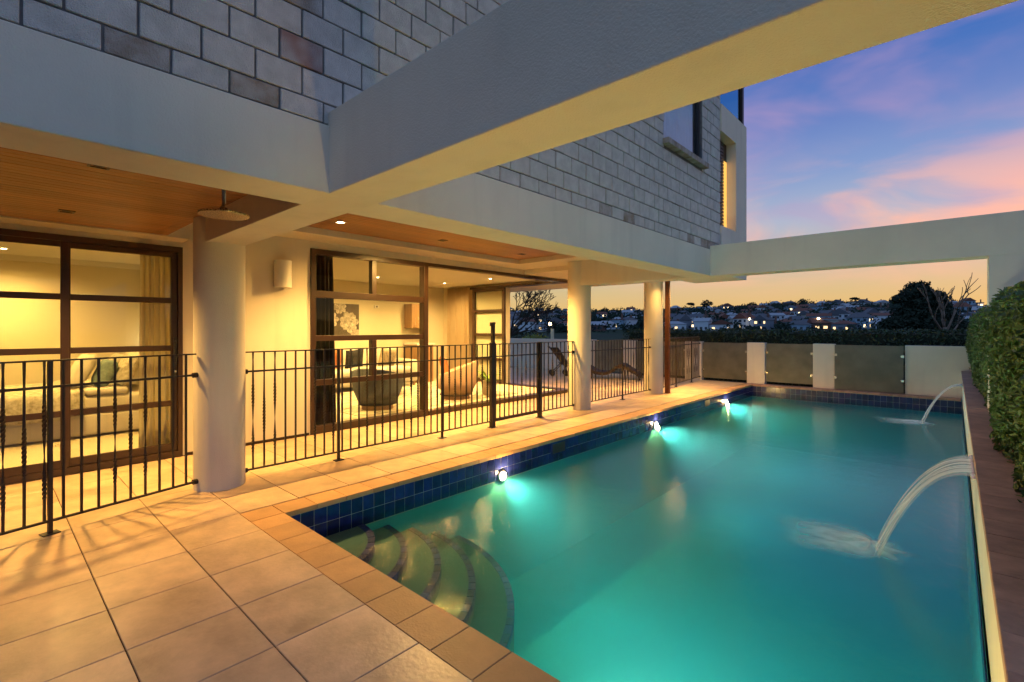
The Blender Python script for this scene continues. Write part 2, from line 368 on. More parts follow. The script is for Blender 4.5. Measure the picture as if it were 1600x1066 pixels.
for i in range(-9, 7):
    for j in range(-3, 28):
        x0, y0 = TX0 + i*PT, TY0 + j*PT; x1, y1 = x0+PT, y0+PT
        near = y1 <= PY0-CO+.02
        if near:
            if x0 < XW: x0 = XW
            if x1 - x0 < .05 or x0 > .75 or y0 < -.6: continue
            if y1 < .2 and x0 < -5.6: continue
        else:
            x1 = min(x1, PX0-CO)
            if x1 - x0 < .06: continue
            x0 = max(x0, XW)
            if x1 - x0 < .06 or y0 > YFAR-.1: continue
            y1 = min(y1, YFAR)
        tile_at(x0+G, x1-G, y0+G, y1-G)
# the terrace behind the living room
for i in range(8):
    for j in range(10):
        x1 = XW - i*.75; y0 = 9.42 + j*.5; tile_at(x1-.75+G, x1-G, y0+G, min(YFAR, y0+.5)-G)
m = MB(); m.box(-13.5, XW, -4.5, .45, -.05, -.002); m.build('outer_paving', tile_m, deck)

# ================================================================== swimming pool
pool = thing('swimming_pool', 'long rectangular pool with glowing turquoise water and cobalt waterline tiles', 'swimming pool', (-2, 7.8, -1.7))
m = MB(); t = .25
m.box(PX0-t, PX0, PY0-t, PY1+t, -1.75, -.03); m.box(PX0, PX1, PY0-t, PY0, -1.75, -.03); m.box(PX0, PX1, PY1, PY1+t, -1.75, -.03); m.box(PX1, PX1+.2, PY0-t, PY1+t, -1.75, -.03)
m.build('pool_wall', pool_plaster, pool)
MB().box(PX0, PX1, PY0, PY1, -1.75, -1.6).build('pool_floor', pool_plaster, pool)
# grout strip behind the waterline tiles
m = MB(); g0, g1 = -.318, -.04
m.box(PX0, PX0+.004, PY0+.004, PY1-.004, g0, g1); m.box(PX0, PX1, PY1-.004, PY1, g0, g1); m.box(PX0, PX1, PY0, PY0+.004, g0, g1); m.build('tile_bed', pool_grout, pool)
TW, TH = .115, .135
tmx = MB().box(0, .006, -TW/2+.0022, TW/2-.0022, -TH+.0044, 0).mesh('waterline_tile', pool_tile, bevel=.0015, seg=1)
tmy = MB().box(-TW/2+.0022, TW/2-.0022, -.006, 0, -TH+.0044, 0).mesh('waterline_tile', pool_tile_dk, bevel=.0015, seg=1)
nl = int((PY1-PY0)/TW)
for r_ in range(2):
    for i in range(nl):
        put('waterline_tile', tmx, pool, loc=(PX0+.002, PY0+.03+(i+.5)*TW, -.042-r_*TH), rot=(random.uniform(-.004, .004), random.uniform(-.01, .01), random.uniform(-.01, .01)))
    for i in range(36):
        put('waterline_tile', tmy, pool, loc=(PX0+(i+.5)*TW, PY1-.002, -.042-r_*TH), rot=(random.uniform(-.01, .01), 0, random.uniform(-.01, .01)))
m = MB()
for i in range(nl): m.box(PX1-.008, PX1-.001, PY0+i*TW+.0025, PY0+(i+1)*TW-.0025, -.315, -.185)
tag(m.build('waterline_tile_band', pool_tile, pool), kind='stuff')
# coping pavers
PV = .285
cop = part('coping', pool)
n = 16
for i in range(-7, 11):
    x0 = TX0 + i*PV; x1 = x0+PV
    x0, x1 = max(x0, PX0-.0), min(x1, .098)
    if x1-x0 < .04: continue
    tile_at(x0+G*.7, x1-G*.7, PY0-CO, PY0+.012, 'paver', coping_m, .004, .042, cop)
y = PY0+.012
tile_at(PX0-CO, PX0-G, PY0-CO, PY0+.012-G, 'paver', coping_m, .004, .042, cop)
while y < YFAR-.3:
    y1 = min(y+.272, YFAR-.3); tile_at(PX0-CO, PX0+.012, y+G*.7, y1-G*.7, 'paver', coping_m, .004, .042, cop); y = y1
x = PX0-CO
while x < .05:
    tile_at(x+G*.7, min(.098, x+.23)-G*.7, PY1-.012, YFAR-.005, 'paver', dark_paver, .004, .042, cop); x += .23
# curved entry steps with tiled nosings
def quarter(r0, r1, z0, z1, n=28):
    mb = MB(); vs = []; fs = []
    for i in range(n+1):
        a = math.pi/2*i/n; c, s = math.cos(a), math.sin(a)
        for r in (r0, r1):
            for z in (z0, z1): vs.append((PX0+r*c, PY0+r*s, z))
    for i in range(n):
        b = 4*i; e = b+4
        fs += [(b+1, b+3, e+3, e+1), (b+2, e+2, e+3, b+3), (b, b+1, e+1, e), (b, e, e+2, b+2)]
    fs += [(0, 2, 3, 1), (4*n, 4*n+1, 4*n+3, 4*n+2)]
    return mb.add(vs, fs)
nosing_m = mat('nosing_tile', (.012, .016, .15), .6, .2, var=.4, vscale=14, obj_var=.4)
radii = [.72, .99, 1.27, 1.56, 1.88]; treads = [-.30, -.39, -.50, -.63, -.77]
for k, (r, z) in enumerate(zip(radii, treads)):
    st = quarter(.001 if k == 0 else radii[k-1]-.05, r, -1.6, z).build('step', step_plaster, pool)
    nn = int(r*math.pi/2/.105)
    for i in range(nn):
        a0 = math.pi/2*i/nn; a1 = math.pi/2*(i+1)/nn; vs = []
        ga = .004/r
        for a in (a0+ga, a1-ga):
            for rr in (r-.055, r+.004):
                for zz in (z-.06, z+.005): vs.append((PX0+rr*math.cos(a), PY0+rr*math.sin(a), zz))
        MB().add(vs, [(0,1,3,2),(4,6,7,5),(0,4,5,1),(2,3,7,6),(1,5,7,3),(0,2,6,4)]).build('nosing_tile', nosing_m, st)
# skimmer mouths in the waterline
for yy in (5.35, 10.75):
    sk = part('skimmer', pool, (PX0, yy, -.12))
    MB().box(PX0+.004, PX0+.014, yy-.17, yy+.17, -.21, -.045).build('skimmer_frame', pool_tile, sk)
    MB().box(PX0+.0145, PX0+.017, yy-.14, yy+.14, -.195, -.065).build('skimmer_opening', black_pl, sk)
# underwater lamps just at the water line
lens_m = mat('lamp_lens', (.9, .9, .85), .3, emit=(1, .93, .70), estr=26)
for u, zz in ((783, -.265), (1023, -.245), (1133, -.24)):
    yy = on_x(u, PX0)
    lp = part('pool_light', pool, (PX0, yy, zz))
    pr = [(.004, 0), (.06, .004), (.062, .012), (.075, .012), (.08, .0)]
    def disc(prof, mt, nm):
        mb = MB().lathe(prof, n=20); mb.v = [(PX0+.008+z, yy+a, zz+b) for a, b, z in mb.v]; mb.build(nm, mt, lp, smooth=True)
    disc([(.075, 0), (.075, .012), (.062, .022), (.001, .022)], chrome, 'lamp_ring'); disc([(.052, .0225), (.045, .032), (.001, .036)], lens_m, 'lamp_lens')
    spot('pool_lamp', (PX0+.09, yy, -.36), 120 if yy < 6 else 230, (.88, 1.0, .8), 116, 1.0, .02, target=(PX0+4, yy+(.2 if yy < 10 else -.8), -.75), parent=lp)
    point('pool_lamp_glow', (PX0+.07, yy, zz+.02), 24, (1, .62, .2), .015, lp)
nx = -1.0
lp = part('pool_light', pool, (nx, PY0, -.5))
for prof, mt_, nm in (([(.10, 0), (.10, .012), (.085, .022), (.001, .022)], chrome, 'lamp_ring'), ([(.07, .0225), (.06, .032), (.001, .038)], lens_m, 'lamp_lens')):
    mb = MB().lathe(prof, n=20); mb.v = [(nx+a, PY0+z, -.5+b) for a, b, z in mb.v]; mb.build(nm, mt_, lp, smooth=True)
spot('pool_lamp', (nx, PY0+.10, -.5), 270, (.90, 1, .84), 112, 1.0, .07, target=(nx-.5, PY0+4, -1.5), parent=lp)
point('pool_lamp_glow', (nx, PY0+.16, -.42), 92, (1, .60, .17), .07, lp)
# water body
wb = MB().box(PX0-.02, PX1+.02, PY0-.02, PY1+.02, -1.62, WZ).build('pool_water', water_m)
tag(wb, kind='structure')

# raised wall on the right with its dark coping and water blades
rw = thing('planter_wall', 'low cream planter wall along the right pool edge capped with dark brown pavers', 'wall', (.25, 7, -.25))
MB().box(PX1, .31, .9, YFAR, -.17, .545).build('wall_body', plaster, rw)
y = .9
while y < YFAR-.02:
    y1 = min(y+.235, YFAR); o = tile_at(.100, .335, y+.002, y1-.002, 'paver', dark_paver, .592, .045, rw); y = y1
MB().box(.31, 1.5, .9, YFAR, -1.2, .50).build('planting_soil', mat('soil', (.05, .035, .025), .95, .2, var=.3, vscale=12), rw)
fall_m = bpy.data.materials.new('falling_water'); fall_m.use_nodes = True
def fall_nodes(m, thr0, thr1, scale, stretch, base=.35):
    N = m.node_tree.nodes; L = m.node_tree.links; N.clear(); out = N.new('ShaderNodeOutputMaterial')
    tr = N.new('ShaderNodeBsdfTransparent'); d = N.new('ShaderNodeBsdfPrincipled'); d.inputs['Base Color'].default_value = (.96, .97, .97, 1); d.inputs['Roughness'].default_value = .25
    tl = N.new('ShaderNodeBsdfTranslucent'); tl.inputs[0].default_value = (.97, .98, .98, 1); dm = N.new('ShaderNodeMixShader'); dm.inputs[0].default_value = .5; L.new(d.outputs[0], dm.inputs[1]); L.new(tl.outputs[0], dm.inputs[2])
    at = N.new('ShaderNodeAttribute'); at.attribute_name = 'sheet_alpha'
    tc = N.new('ShaderNodeTexCoord'); mp = N.new('ShaderNodeMapping'); mp.inputs['Scale'].default_value = stretch; L.new(tc.outputs['Object'], mp.inputs[0])
    nz = N.new('ShaderNodeTexNoise'); nz.inputs['Scale'].default_value = scale; nz.inputs['Detail'].default_value = 4; L.new(mp.outputs[0], nz.inputs['Vector'])
    mr = N.new('ShaderNodeMapRange'); mr.inputs[1].default_value = thr0; mr.inputs[2].default_value = thr1; mr.inputs[3].default_value = base; L.new(nz.outputs['Fac'], mr.inputs[0])
    mu = N.new('ShaderNodeMath'); mu.operation = 'MULTIPLY'; L.new(at.outputs['Fac'], mu.inputs[0]); L.new(mr.outputs[0], mu.inputs[1])
    mx = N.new('ShaderNodeMixShader'); L.new(mu.outputs[0], mx.inputs[0]); L.new(tr.outputs[0], mx.inputs[1]); L.new(dm.outputs[0], mx.inputs[2]); L.new(mx.outputs[0], out.inputs[0])
fall_nodes(fall_m, .40, .62, 1.0, (.4, 38, .4), .12)
foam_m = bpy.data.materials.new('foam'); foam_m.use_nodes = True; fall_nodes(foam_m, .28, .55, 5.0, (1.2, 2.4, 1), .55)
def waterfall(yc, wid, label, loc):
    th = thing('water_spout', label, 'water spout', loc)
    MB().box(.085, PX1+.01, yc-wid/2-.015, yc+wid/2+.015, .475, .485).build('spout_lip', chrome, th)
    n = 26; ny = 14
    for lay in range(2):
        vs = []; fs = []; den = []
        for i in range(n+1):
            t = i/n; x = .09 - .56*t**.92*(1-.06*lay); z = .487 + .004*lay - .745*t**1.95
            nar = 1-.30*t**.8
            for j in range(ny+1):
                s = j/ny-.5; yy = yc - .10*t*t + s*wid*nar + .02*math.sin(11*s+5*t+lay*2)*t
                vs.append((x+.012*math.sin(14*s+lay*2)*t, yy, z)); e = 1-abs(2*s)**6; den.append(max(0, .92*e*(1-.1*t)))
        for i in range(n):
            for j in range(ny): a = i*(ny+1)+j; fs.append((a, a+1, a+ny+2, a+ny+1))
        o = MB().add(vs, fs).build('water_sheet', fall_m, th, smooth=True)
        at = o.data.attributes.new('sheet_alpha', 'FLOAT', 'POINT')
        for k_, v_ in enumerate(den): at.data[k_].value = v_
    # foam where it lands, spreading away from the wall
    vs = []; fs = []; den = []; nr, na = 12, 32; cx, cy_ = -.50, yc-.14
    for i in range(nr+1):
        q = i/nr
        for j in range(na):
            a = 2*math.pi*j/na; fwd = max(0, -math.cos(a)); rad = q*(.28+.50*fwd**1.5+.07*math.sin(3*a+1)*fwd+.05*math.sin(7*a+.6))
            vs.append((cx+rad*math.cos(a), cy_+rad*math.sin(a)*1.0, WZ+.004+.03*math.exp(-q*q*7)*(1+.5*math.sin(7*a)))); den.append(min(1, max(0, (1-q)**1.3*1.6)))
    for i in range(nr):
        for j in range(na): fs.append((i*na+j, i*na+(j+1) % na, (i+1)*na+(j+1) % na, (i+1)*na+j))
    o = MB().add(vs, fs).build('foam', foam_m, th, smooth=True); at = o.data.attributes.new('sheet_alpha', 'FLOAT', 'POINT')
    for k_, v_ in enumerate(den): at.data[k_].value = min(1, v_)
waterfall(4.95, .80, 'near sheet of water arching from the planter wall into the pool', (.1, 4.98, .48))
waterfall(11.9, .60, 'far sheet of water arching into the pool close to the end wall', (.1, 11.9, .48))

# ================================================================== house
house = thing('house', 'two storey house with grey block upper wall, white beams and columns, and lit rooms below', 'house', (-7, 3, 0))
def hb(name, mt, *b, par=house, bevel=0.0): return MB().box(*b).build(name, mt, par, bevel=bevel, seg=2)
# columns
for k, (cx, cy_) in enumerate(COLS):
    top = 2.745 if k < 2 else 2.655
    MB().cyl((cx, cy_), COLR, 0.001, top, 48).build('column', plaster, house, smooth=True, sharp=40)
# beams
hb('tie_beam', plaster_tex, COLX, .75, YB0, YB1, ZB, 2.78, bevel=.006)
hb('tie_beam', plaster, COLX, .60, YC0, YC1, ZB, 2.755, bevel=.006)
hb('beam_pier', plaster, .272, .60, YC0+.003, YC1-.003, .40, ZB+.01, bevel=.006)
hb('fascia_beam', plaster, -3.10, XF, -5, YB0+.02, ZB+.0015, 2.70, bevel=.005)
hb('fascia_beam', plaster, -3.10, XF, YB1-.02, YC0+.02, ZB+.0015, 2.70, bevel=.005)
# left bay ceiling: soffit margin and narrow cedar boards
hb('soffit', plaster, XW-.1, -6.42, -5, 1.60, 2.52, 2.62)
hb('ceiling_backing', frame_m, -6.42, -3.09, -5, YB0+.01, 2.56, 2.62)
BW = .083
left_ceiling = part('board_ceiling', house, (-4.7, -1, 2.53)); right_ceiling = part('board_ceiling', house, (-4.7, 4.4, 2.85))
bl = MB().box(-BW/2+.0032, BW/2-.0032, -3.19, 3.19, 0, .02).mesh('ceiling_board', wood_ceiling, bevel=.002, seg=1)
nb = int((6.42-3.10)/BW)
for i in range(nb+1): put('ceiling_board', bl, left_ceiling, loc=(-6.42+BW*(i+.5), YB0-3.19, 2.532+random.uniform(-.0005, .0005)))
# right bay: plaster soffit with a recessed cedar panel
hb('soffit', plaster, XW-.1, -6.22, 1.60, 7.77, 2.75, 2.95)
hb('soffit', plaster, -6.22, -3.09, YB1-.02, 1.93, 2.75, 2.95)
hb('soffit', plaster, -6.22, -3.09, 7.0, 7.77, 2.75, 2.95)
hb('ceiling_backing', frame_m, -6.22, -3.09, 1.93, 7.0, 2.86, 2.93)
br = MB().box(-BW/2+.0032, BW/2-.0032, -2.53, 2.53, 0, .02).mesh('ceiling_board', wood_ceiling, bevel=.002, seg=1)
nb = int((6.22-3.10)/BW)
for i in range(nb+1): put('ceiling_board', br, right_ceiling, loc=(-6.22+BW*(i+.5), 4.465, 2.832+random.uniform(-.0005, .0005)))
# terrace roof beyond the far beam
hb('terrace_soffit', plaster, XW-.0, -3.35, 7.772, 11.35, 2.66, 2.95); hb('terrace_soffit', plaster, -10.6, XW-.002, 9.402, 11.35, 2.662, 2.95)
# outer wall at deck level
hb('outer_wall', plaster, XW-.15, XW, 1.60, 3.14, 0.0, 2.752)
hb('outer_wall', plaster, XW-.15, XW, 3.14, 9.40, 2.645, 2.7525)
hb('outer_wall', plaster, XW-.15, XW, -1.62, 1.60, 2.462, 2.522)
hb('outer_wall', plaster, XW-.15, XW, -5, -1.62, 0, 2.522)
hb('wall_base', frame_m, XW, XW+.012, 1.64, 3.12, 0.001, .03)
hb('far_wall', wall_in, -11.4, -8.66, 9.25, 9.40, 0, 2.70); hb('far_wall', plaster, -8.66, XW-.15, 9.25, 9.40, 2.645, 2.70)
# bedroom
ZF = .05
hb('bedroom_floor', floor_in, -10.5, XW-.15, -4.6, 2.22, -.02, ZF)
hb('bedroom_ceiling', ceil_in, -10.5, XW-.15, -4.6, 2.22, 2.60, 2.66)
hb('bedroom_wall', wall_in, -10.6, -10.4, -4.6, 2.3, 0, 2.66); hb('bedroom_wall', wall_in, -10.5, XW-.151, 2.2, 2.42, 0, 2.75); hb('bedroom_wall', wall_in, -10.5, XW-.15, -4.8, -4.6, 0, 2.66)
hb('cornice', ceil_in, -10.4, -10.3, -4.6, 2.2, 2.52, 2.60)
# living room
hb('living_floor', floor_in, -11.4, XW-.15, 2.42, 9.25, -.02, ZF)
hb('living_ceiling', ceil_in, -11.4, XW-.15, 2.42, 9.25, 2.70, 2.76)
hb('living_wall', wall_in, -11.5, -11.2, 2.4, 9.4, 0, 2.76); hb('living_wall', wall_in, -11.4, XW-.151, 2.421, 2.56, 0, 2.76)
hb('door_sill', frame_m, XW-.16, XW+.03, 5.22, 9.42, 0.002, .075); hb('door_sill', frame_m, -8.66, XW-.16, 9.24, 9.44, .002, .075)
hb('door_head', frame_m, XW-.13, XW+.015, 5.22, 9.41, 2.585, 2.645); hb('door_head', frame_m, -9.95, XW-.13, 9.15, 9.41, 2.585, 2.645)
# upper storey
hb('upper_wall', mortar, -11, XF-.4, -5, 7.86, 2.955, 7.2)
hb('upper_wall', mortar, XF-.4, XF-.018, -5, 5.86, 2.955, 7.2); hb('upper_wall', mortar, XF-.4, XF-.018, 7.13, 7.859, 2.955, 7.2); hb('upper_wall', mortar, XF-.4, XF-.018, 5.86, 7.13, 2.955, 3.92)
hb('upper_wall', mortar, -3.05, XF-.018, -5, 7.86, 2.701, 2.954)
bw_ = part('block_wall', house, (XF, 1.5, 2.7))
BL, BH = .249, .1635
wy0, wy1, wz0 = 5.86, 7.13, 3.92     # upstairs window opening
bmesh_cache = {}
def block(y0, y1, z0, z1, mt):
    key = (round(y1-y0, 3), round(z1-z0, 3), mt.name)
    if key not in bmesh_cache:
        bmesh_cache[key] = MB().box(-.06, 0, -(y1-y0)/2+.0055, (y1-y0)/2-.0055, .005, z1-z0-.005).mesh('block', mt, bevel=.0035, seg=1)
    return bmesh_cache[key]
rest = MB(); nblk = 0; Z0 = 2.703
cand = []
for r_ in range(0, 24):
    z0 = Z0 + (r_-.25)*BH if r_ else Z0; z1 = Z0 + (r_+.75)*BH
    off = .105 + (BL/2 if r_ % 2 else 0)
    j = -3
    while True:
        y0 = off + j*BL; y1 = y0+BL; j += 1
        if y0 > 7.86: break
        y1 = min(y1, 7.86)
        if y1-y0 < .03: continue
        if z1 > wz0 and y1 > wy0 and y0 < wy1:
            if y0 < wy0-.02: y1 = wy0
            elif y1 > wy1+.02: y0 = wy1
            else: continue
            if y1-y0 < .03: continue
        pc = project((XF, (y0+y1)/2, (z0+z1)/2)); u, v = pc[0], pc[1]
        lo_ = 514 - (u+28)*.312; hi_ = 514 - (u+28)*.63     # the near beam hides this band
        seen = -90 < u < 1140 and v > -70 and not (hi_+25 < v < lo_-25 and u > 540)
        cand.append((seen, pc[2], y0, y1, z0, z1))
for seen, d_, y0, y1, z0, z1 in sorted(cand, key=lambda c: (not c[0], c[1])):
    if seen and nblk < 300:
        row0 = z0 < Z0+.01; rr = random.random()
        mt = block_dirty if (row0 and rr < .25) or rr < .008 else block_m
        if abs((y0+y1)/2-1.21) < .13 and abs(z0-(Z0+BH*1.75)) < .02: mt = block_red
        put('block', block(y0, y1, z0, z1, mt), bw_, loc=(XF-.005+random.uniform(-.004, .004), (y0+y1)/2, z0), rot=(random.uniform(-.004, .004), 0, random.uniform(-.006, .006))); nblk += 1
    else: rest.box(XF-.06, XF-.004, y0+.0055, y1-.0055, z0+.005, z1-.005)
tag(rest.build('block_courses', block_m, bw_), kind='stuff')
# upstairs window with drawn curtains and a brick sill
wn = part('window', house, (XF-.05, 6.5, 4))
m = MB(); m.box(XF-.10, XF-.05, wy0+.01, wy0+.06, wz0, 6.2); m.box(XF-.10, XF-.05, wy1-.06, wy1-.005, wz0, 6.2); m.box(XF-.10, XF-.05, wy0+.06, wy1-.06, wz0, wz0+.05); m.box(XF-.1, XF-.05, wy0+.06, wy1-.06, 6.1, 6.2)
m.build('window_frame', black_pl, wn)
MB().box(XF-.085, XF-.08, wy0+.06, wy1-.06, wz0+.05, 6.1).build('pane', glass, wn)
def curtain_mesh(p0, p1, z0, z1, folds, amp, flare=0.0, n=None, pinch=True):
    p0, p1 = Vector((*p0, 0)), Vector((*p1, 0)); dv = p1-p0; nrm = Vector((-dv.y, dv.x, 0)).normalized(); n = n or folds*10; nz_ = 10
    vs = []; fs = []
    for lay in (0, 1):
        for j in range(nz_+1):
            t = j/nz_
            for i in range(n+1):
                s = i/n; ph = 2*math.pi*folds*s
                a = amp*(.55+.45*(1-t))*(1 if not pinch else (.45 if t > .93 else 1))
                w = math.sin(ph) + .3*math.sin(2.3*ph+1.3) + .25*math.sin(.37*ph+2)
                p = p0 + dv*(s + flare*(1-t)*(s-.5)) + nrm*(a*w + lay*.006)
                vs.append((p.x, p.y, z0+(z1-z0)*t))
    o = (n+1)*(nz_+1)
    for lay in (0, 1):
        for j in range(nz_):
            for i in range(n): a = lay*o + j*(n+1)+i; fs.append((a, a+1, a+n+2, a+n+1))
    for j in range(nz_):
        for i in (0, n): a = j*(n+1)+i; fs.append((a, a+n+1, a+n+1+o, a+o))
    for i in range(n):
        for j in (0, nz_): a = j*(n+1)+i; fs.append((a, a+1, a+1+o, a+o))
    return MB().add(vs, fs)
lace = mat('lilac_curtain', (.82, .80, .92), .9, .2, var=.06, vscale=5)
curtain_mesh((XF-.135, wy0+.06), (XF-.135, wy1-.065), wz0, 6.15, 9, .012, pinch=False).build('drawn_curtain', lace, wn, smooth=True)
for i in range(11):
    y0 = wy0-.05+i*(wy1-wy0+.1)/11
    MB().box(XF-.1, XF+.075, y0+.004, y0+(wy1-wy0+.1)/11-.004, wz0-.075, wz0-.004).build('sill_brick', block_dirty, wn, bevel=.004)
# plaster bay past the blocks, with a deep lit window and a glass balustrade above
py0, py1, oy1 = 7.861, 9.10, 8.55
oz0, oz1 = 3.13, 4.62
XP = XF+.012
hb('bay_wall', plaster, XF-.9, XP, py0, py1, 2.36, oz0); hb('bay_wall', plaster, XF-.9, XP, oy1, py1, oz0, oz1); hb('bay_wall', plaster, XF-.9, XP, py0, py1, oz1, 5.05)
bwn = part('window', house, (XF-.35, 8.2, 3.9))
MB().box(XF-.20, XF-.145, py0+.005, oy1-.002, oz0+.002, oz1-.002).build('window_frame', frame_m, bwn)
lit_m = mat('lit_blind', (.8, .5, .15), .8, emit=(1, .50, .08), estr=.85)
MB().box(XF-.145, XF-.138, 8.33, oy1-.01, oz0+.03, oz1-.30).build('lit_pane', lit_m, bwn)
m = MB()
for i in range(26): m.box(XF-.143, XF-.115, 8.18, 8.33, oz0+.01+i*.056, oz0+.05+i*.056)
m.build('louvre', frame_m, bwn)
bal = part('balustrade', house, (XF-.1, 8.5, 5.05))
teal_glass = glass_mat('teal_glass', (.25, .62, .78), .02)
MB().box(XF-.06, XF-.045, py0+.05, 8.95, 5.052, 5.75).build('glass_panel', teal_glass, bal); MB().box(XF-.09, XF-.01, 8.96, 9.03, 5.051, 5.9).build('balustrade_post', frame_m, bal)
hb('bay_core', plaster, -9, XF-.9, 7.861, 9.10, 2.96, 5.0)

# ---- glazed doors
def bar(mb, y0, y1, z0, z1, x0, x1): mb.box(x0, x1, y0, y1, z0, z1)
def leaf(y0, y1, z0, z1, x0, rails, st=.055, par=None, dx=.05):
    """a sliding leaf: stiles, rails at the given heights, a pane in every light"""
    for a, b in ((y0, y0+st), (y1-st, y1)): MB().box(x0, x0+dx, a, b, z0, z1).build('stile', frame_m, par, bevel=.003)
    hs = [(z0, z0+.085)] + [(r-.032, r+.032) for r in rails] + [(z1-.06, z1)]
    for a, b in hs: MB().box(x0+.003, x0+dx-.003, y0+st, y1-st, a, b).build('rail', frame_m, par, bevel=.003)
    for (a, b), (c, d) in zip(hs, hs[1:]): MB().box(x0+dx/2-.003, x0+dx/2+.003, y0+st-.005, y1-st+.005, b-.005, c+.005).build('glass_pane', glass, par)
bd = part('sliding_door', house, (XW, 0, 0))
m = MB(); m.box(XW-.13, XW+.02, -1.62, 1.60, .002, .07); m.box(XW-.13, XW+.02, -1.62, 1.60, 2.40, 2.462); m.box(XW-.13, XW+.02, 1.555, 1.60, .07, 2.40); m.box(XW-.13, XW+.02, -1.62, -1.57, .07, 2.40)
m.build('door_frame', frame_m, bd)
RL = (.63, 1.275, 1.83)
leaf(.56, 1.555, .072, 2.398, XW-.065, RL, .06, bd); leaf(-.50, .60, .072, 2.398, XW-.01-.003, RL, .06, bd, .03); leaf(-1.57, -.44, .072, 2.398, XW-.065, RL, .06, bd)
m = MB(); m.box(XW-.012, XW+.012, 1.51, 1.545, 1.06, 1.40); m.tube([(XW+.012, 1.527, 1.12), (XW+.05, 1.527, 1.13), (XW+.05, 1.527, 1.35), (XW+.012, 1.527, 1.36)], .009, 8); m.build('door_handle', black_pl, bd)
m = MB().cyl((0, 0), .016, 0, .02, 12); m.v = [(XW-.014+z, 1.527+x, 1.0+y) for x, y, z in m.v]; m.build('lock', chrome, bd)
# fixed living room glazing
lw = part('window', house, (XW, 4.2, 0))
m = MB(); a, b = 3.14, 5.21
m.box(XW-.11, XW+.03, a, a+.07, .002, 2.645); m.box(XW-.11, XW+.03, b-.09, b, .002, 2.645); m.box(XW-.11, XW+.03, a+.07, b-.09, .002, .10); m.box(XW-.11, XW+.03, a+.07, b-.09, 2.57, 2.645)
m.build('window_frame', frame_m, lw, bevel=.004)
zr = [(1.95, 2.05), (1.325, 1.405), (.685, .765)]
for z0, z1 in zr: MB().box(XW-.09, XW+.012, a+.07, b-.09, z0, z1).build('transom', frame_m, lw, bevel=.004)
ym = 4.165
for z0, z1 in ((2.05, 2.57), (.765, 1.325)): MB().box(XW-.09, XW+.012, ym-.04, ym+.04, z0, z1).build('mullion', frame_m, lw, bevel=.004)
for z0, z1, sp in ((2.05, 2.57, 1), (1.405, 1.95, 0), (.765, 1.325, 1), (.10, .685, 0)):
    for y0, y1 in (((a+.07, ym-.04), (ym+.04, b-.09)) if sp else ((a+.07, b-.09),)):
        MB().box(XW-.043, XW-.037, y0-.004, y1+.004, z0-.004, z1+.004).build('pane', glass, lw)
# parked leaf of the far sliding door
fd = part('sliding_door', house, (-9.2, 9.3, 0))
x0, x1 = -9.88, -8.66
for p, q in ((x0, x0+.09), (x1-.09, x1)): MB().box(p, q, 9.17, 9.23, .077, 2.583).build('stile', frame_m, fd, bevel=.003)
hs = [(.077, .17), (.66, .73), (1.31, 1.38), (1.95, 2.02), (2.51, 2.583)]
for p, q in hs: MB().box(x0+.09, x1-.09, 9.173, 9.227, p, q).build('rail', frame_m, fd, bevel=.003)
for (p, q), (r_, s_) in zip(hs, hs[1:]): MB().box(x0+.085, x1-.085, 9.197, 9.203, q-.005, r_+.005).build('glass_pane', glass, fd)
# downpipe by the third column
dp = thing('steel_post', 'slim rusty brown steel post beside the farthest white column', 'post', (COLX+.27, 10.78, 0))
MB().box(COLX+.225, COLX+.315, 10.74, 10.83, .008, 2.66).build('post_shaft', rust, dp, bevel=.004); MB().box(COLX+.205, COLX+.335, 10.72, 10.85, 0.001, .008).build('base_plate', rust, dp)

# ================================================================== house lights
def downlight(x, y, z, label, on=True, power=0, grp=None, ang=120, sq=True, tgt=None, col=WARM, blend=1.0):
    t = thing('downlight', label, 'downlight', (x, y, z), group=grp)
    if sq:
        m = MB(); s = .055
        m.box(x-s, x+s, y-s, y-s+.014, z-.006, z+.004); m.box(x-s, x+s, y+s-.014, y+s, z-.006, z+.004); m.box(x-s, x-s+.014, y-s+.014, y+s-.014, z-.006, z+.004); m.box(x+s-.014, x+s, y-s+.014, y+s-.014, z-.006, z+.004)
        m.build('trim', frame_m if not on else chrome, t)
    else: MB().lathe([(.05, .002), (.055, -.004), (.038, -.006), (.036, .002)], (x, y, z), 20).build('trim', white_sh, t, smooth=True)
    if power: spot('lamp', (x, y, z-.03), power, col, ang, blend, .05 if sq else .12, target=tgt, parent=t)
    if on:
        MB().lathe([(.001, -.004), (.03, -.0045), (.034, .0)], (x, y, z), 16).build('lens', bulb_m, t)
    else: MB().lathe([(.001, -.002), (.03, -.002), (.034, .003)], (x, y, z), 16).build('lens', black_pl, t)
    return t
bulb_m = mat('lit_bulb', (1, .9, .7), .4, emit=(1, .78, .42), estr=45)
downlight(-5.66, 3.02, 2.832, 'brightly glowing downlight in the cedar ceiling over the wall lamp', True, 430, ang=118)
downlight(-5.68, 4.675, 2.832, 'square downlight in the middle of the right cedar ceiling', False, 360, ang=168, blend=.35)
downlight(-5.69, 6.48, 2.832, 'square downlight at the far end of the right cedar ceiling', False, 600, ang=118)
downlight(-3.99, .5, 2.532, 'square downlight in the left cedar ceiling nearest the fascia beam', False, 45, ang=115)
downlight(-5.75, .5, 2.532, 'square downlight in the left cedar ceiling nearest the bedroom door', False, 370, ang=118)
downlight(-4.9, 11.1, 2.66, 'added downlight at the outer edge of the terrace soffit', True, 950, ang=142, sq=False); downlight(-6.2, 9.3, 2.66, 'added downlight in the terrace soffit behind the middle column', True, 300, ang=120, sq=False)  # both lamps are added to warm the terrace and the far wall
downlight(-4.75, 10.25, 2.66, 'lit downlight grazing the farthest column', True, 60, ang=100, sq=False, tgt=(-5.2, 10.6, 1.0))
k = 0
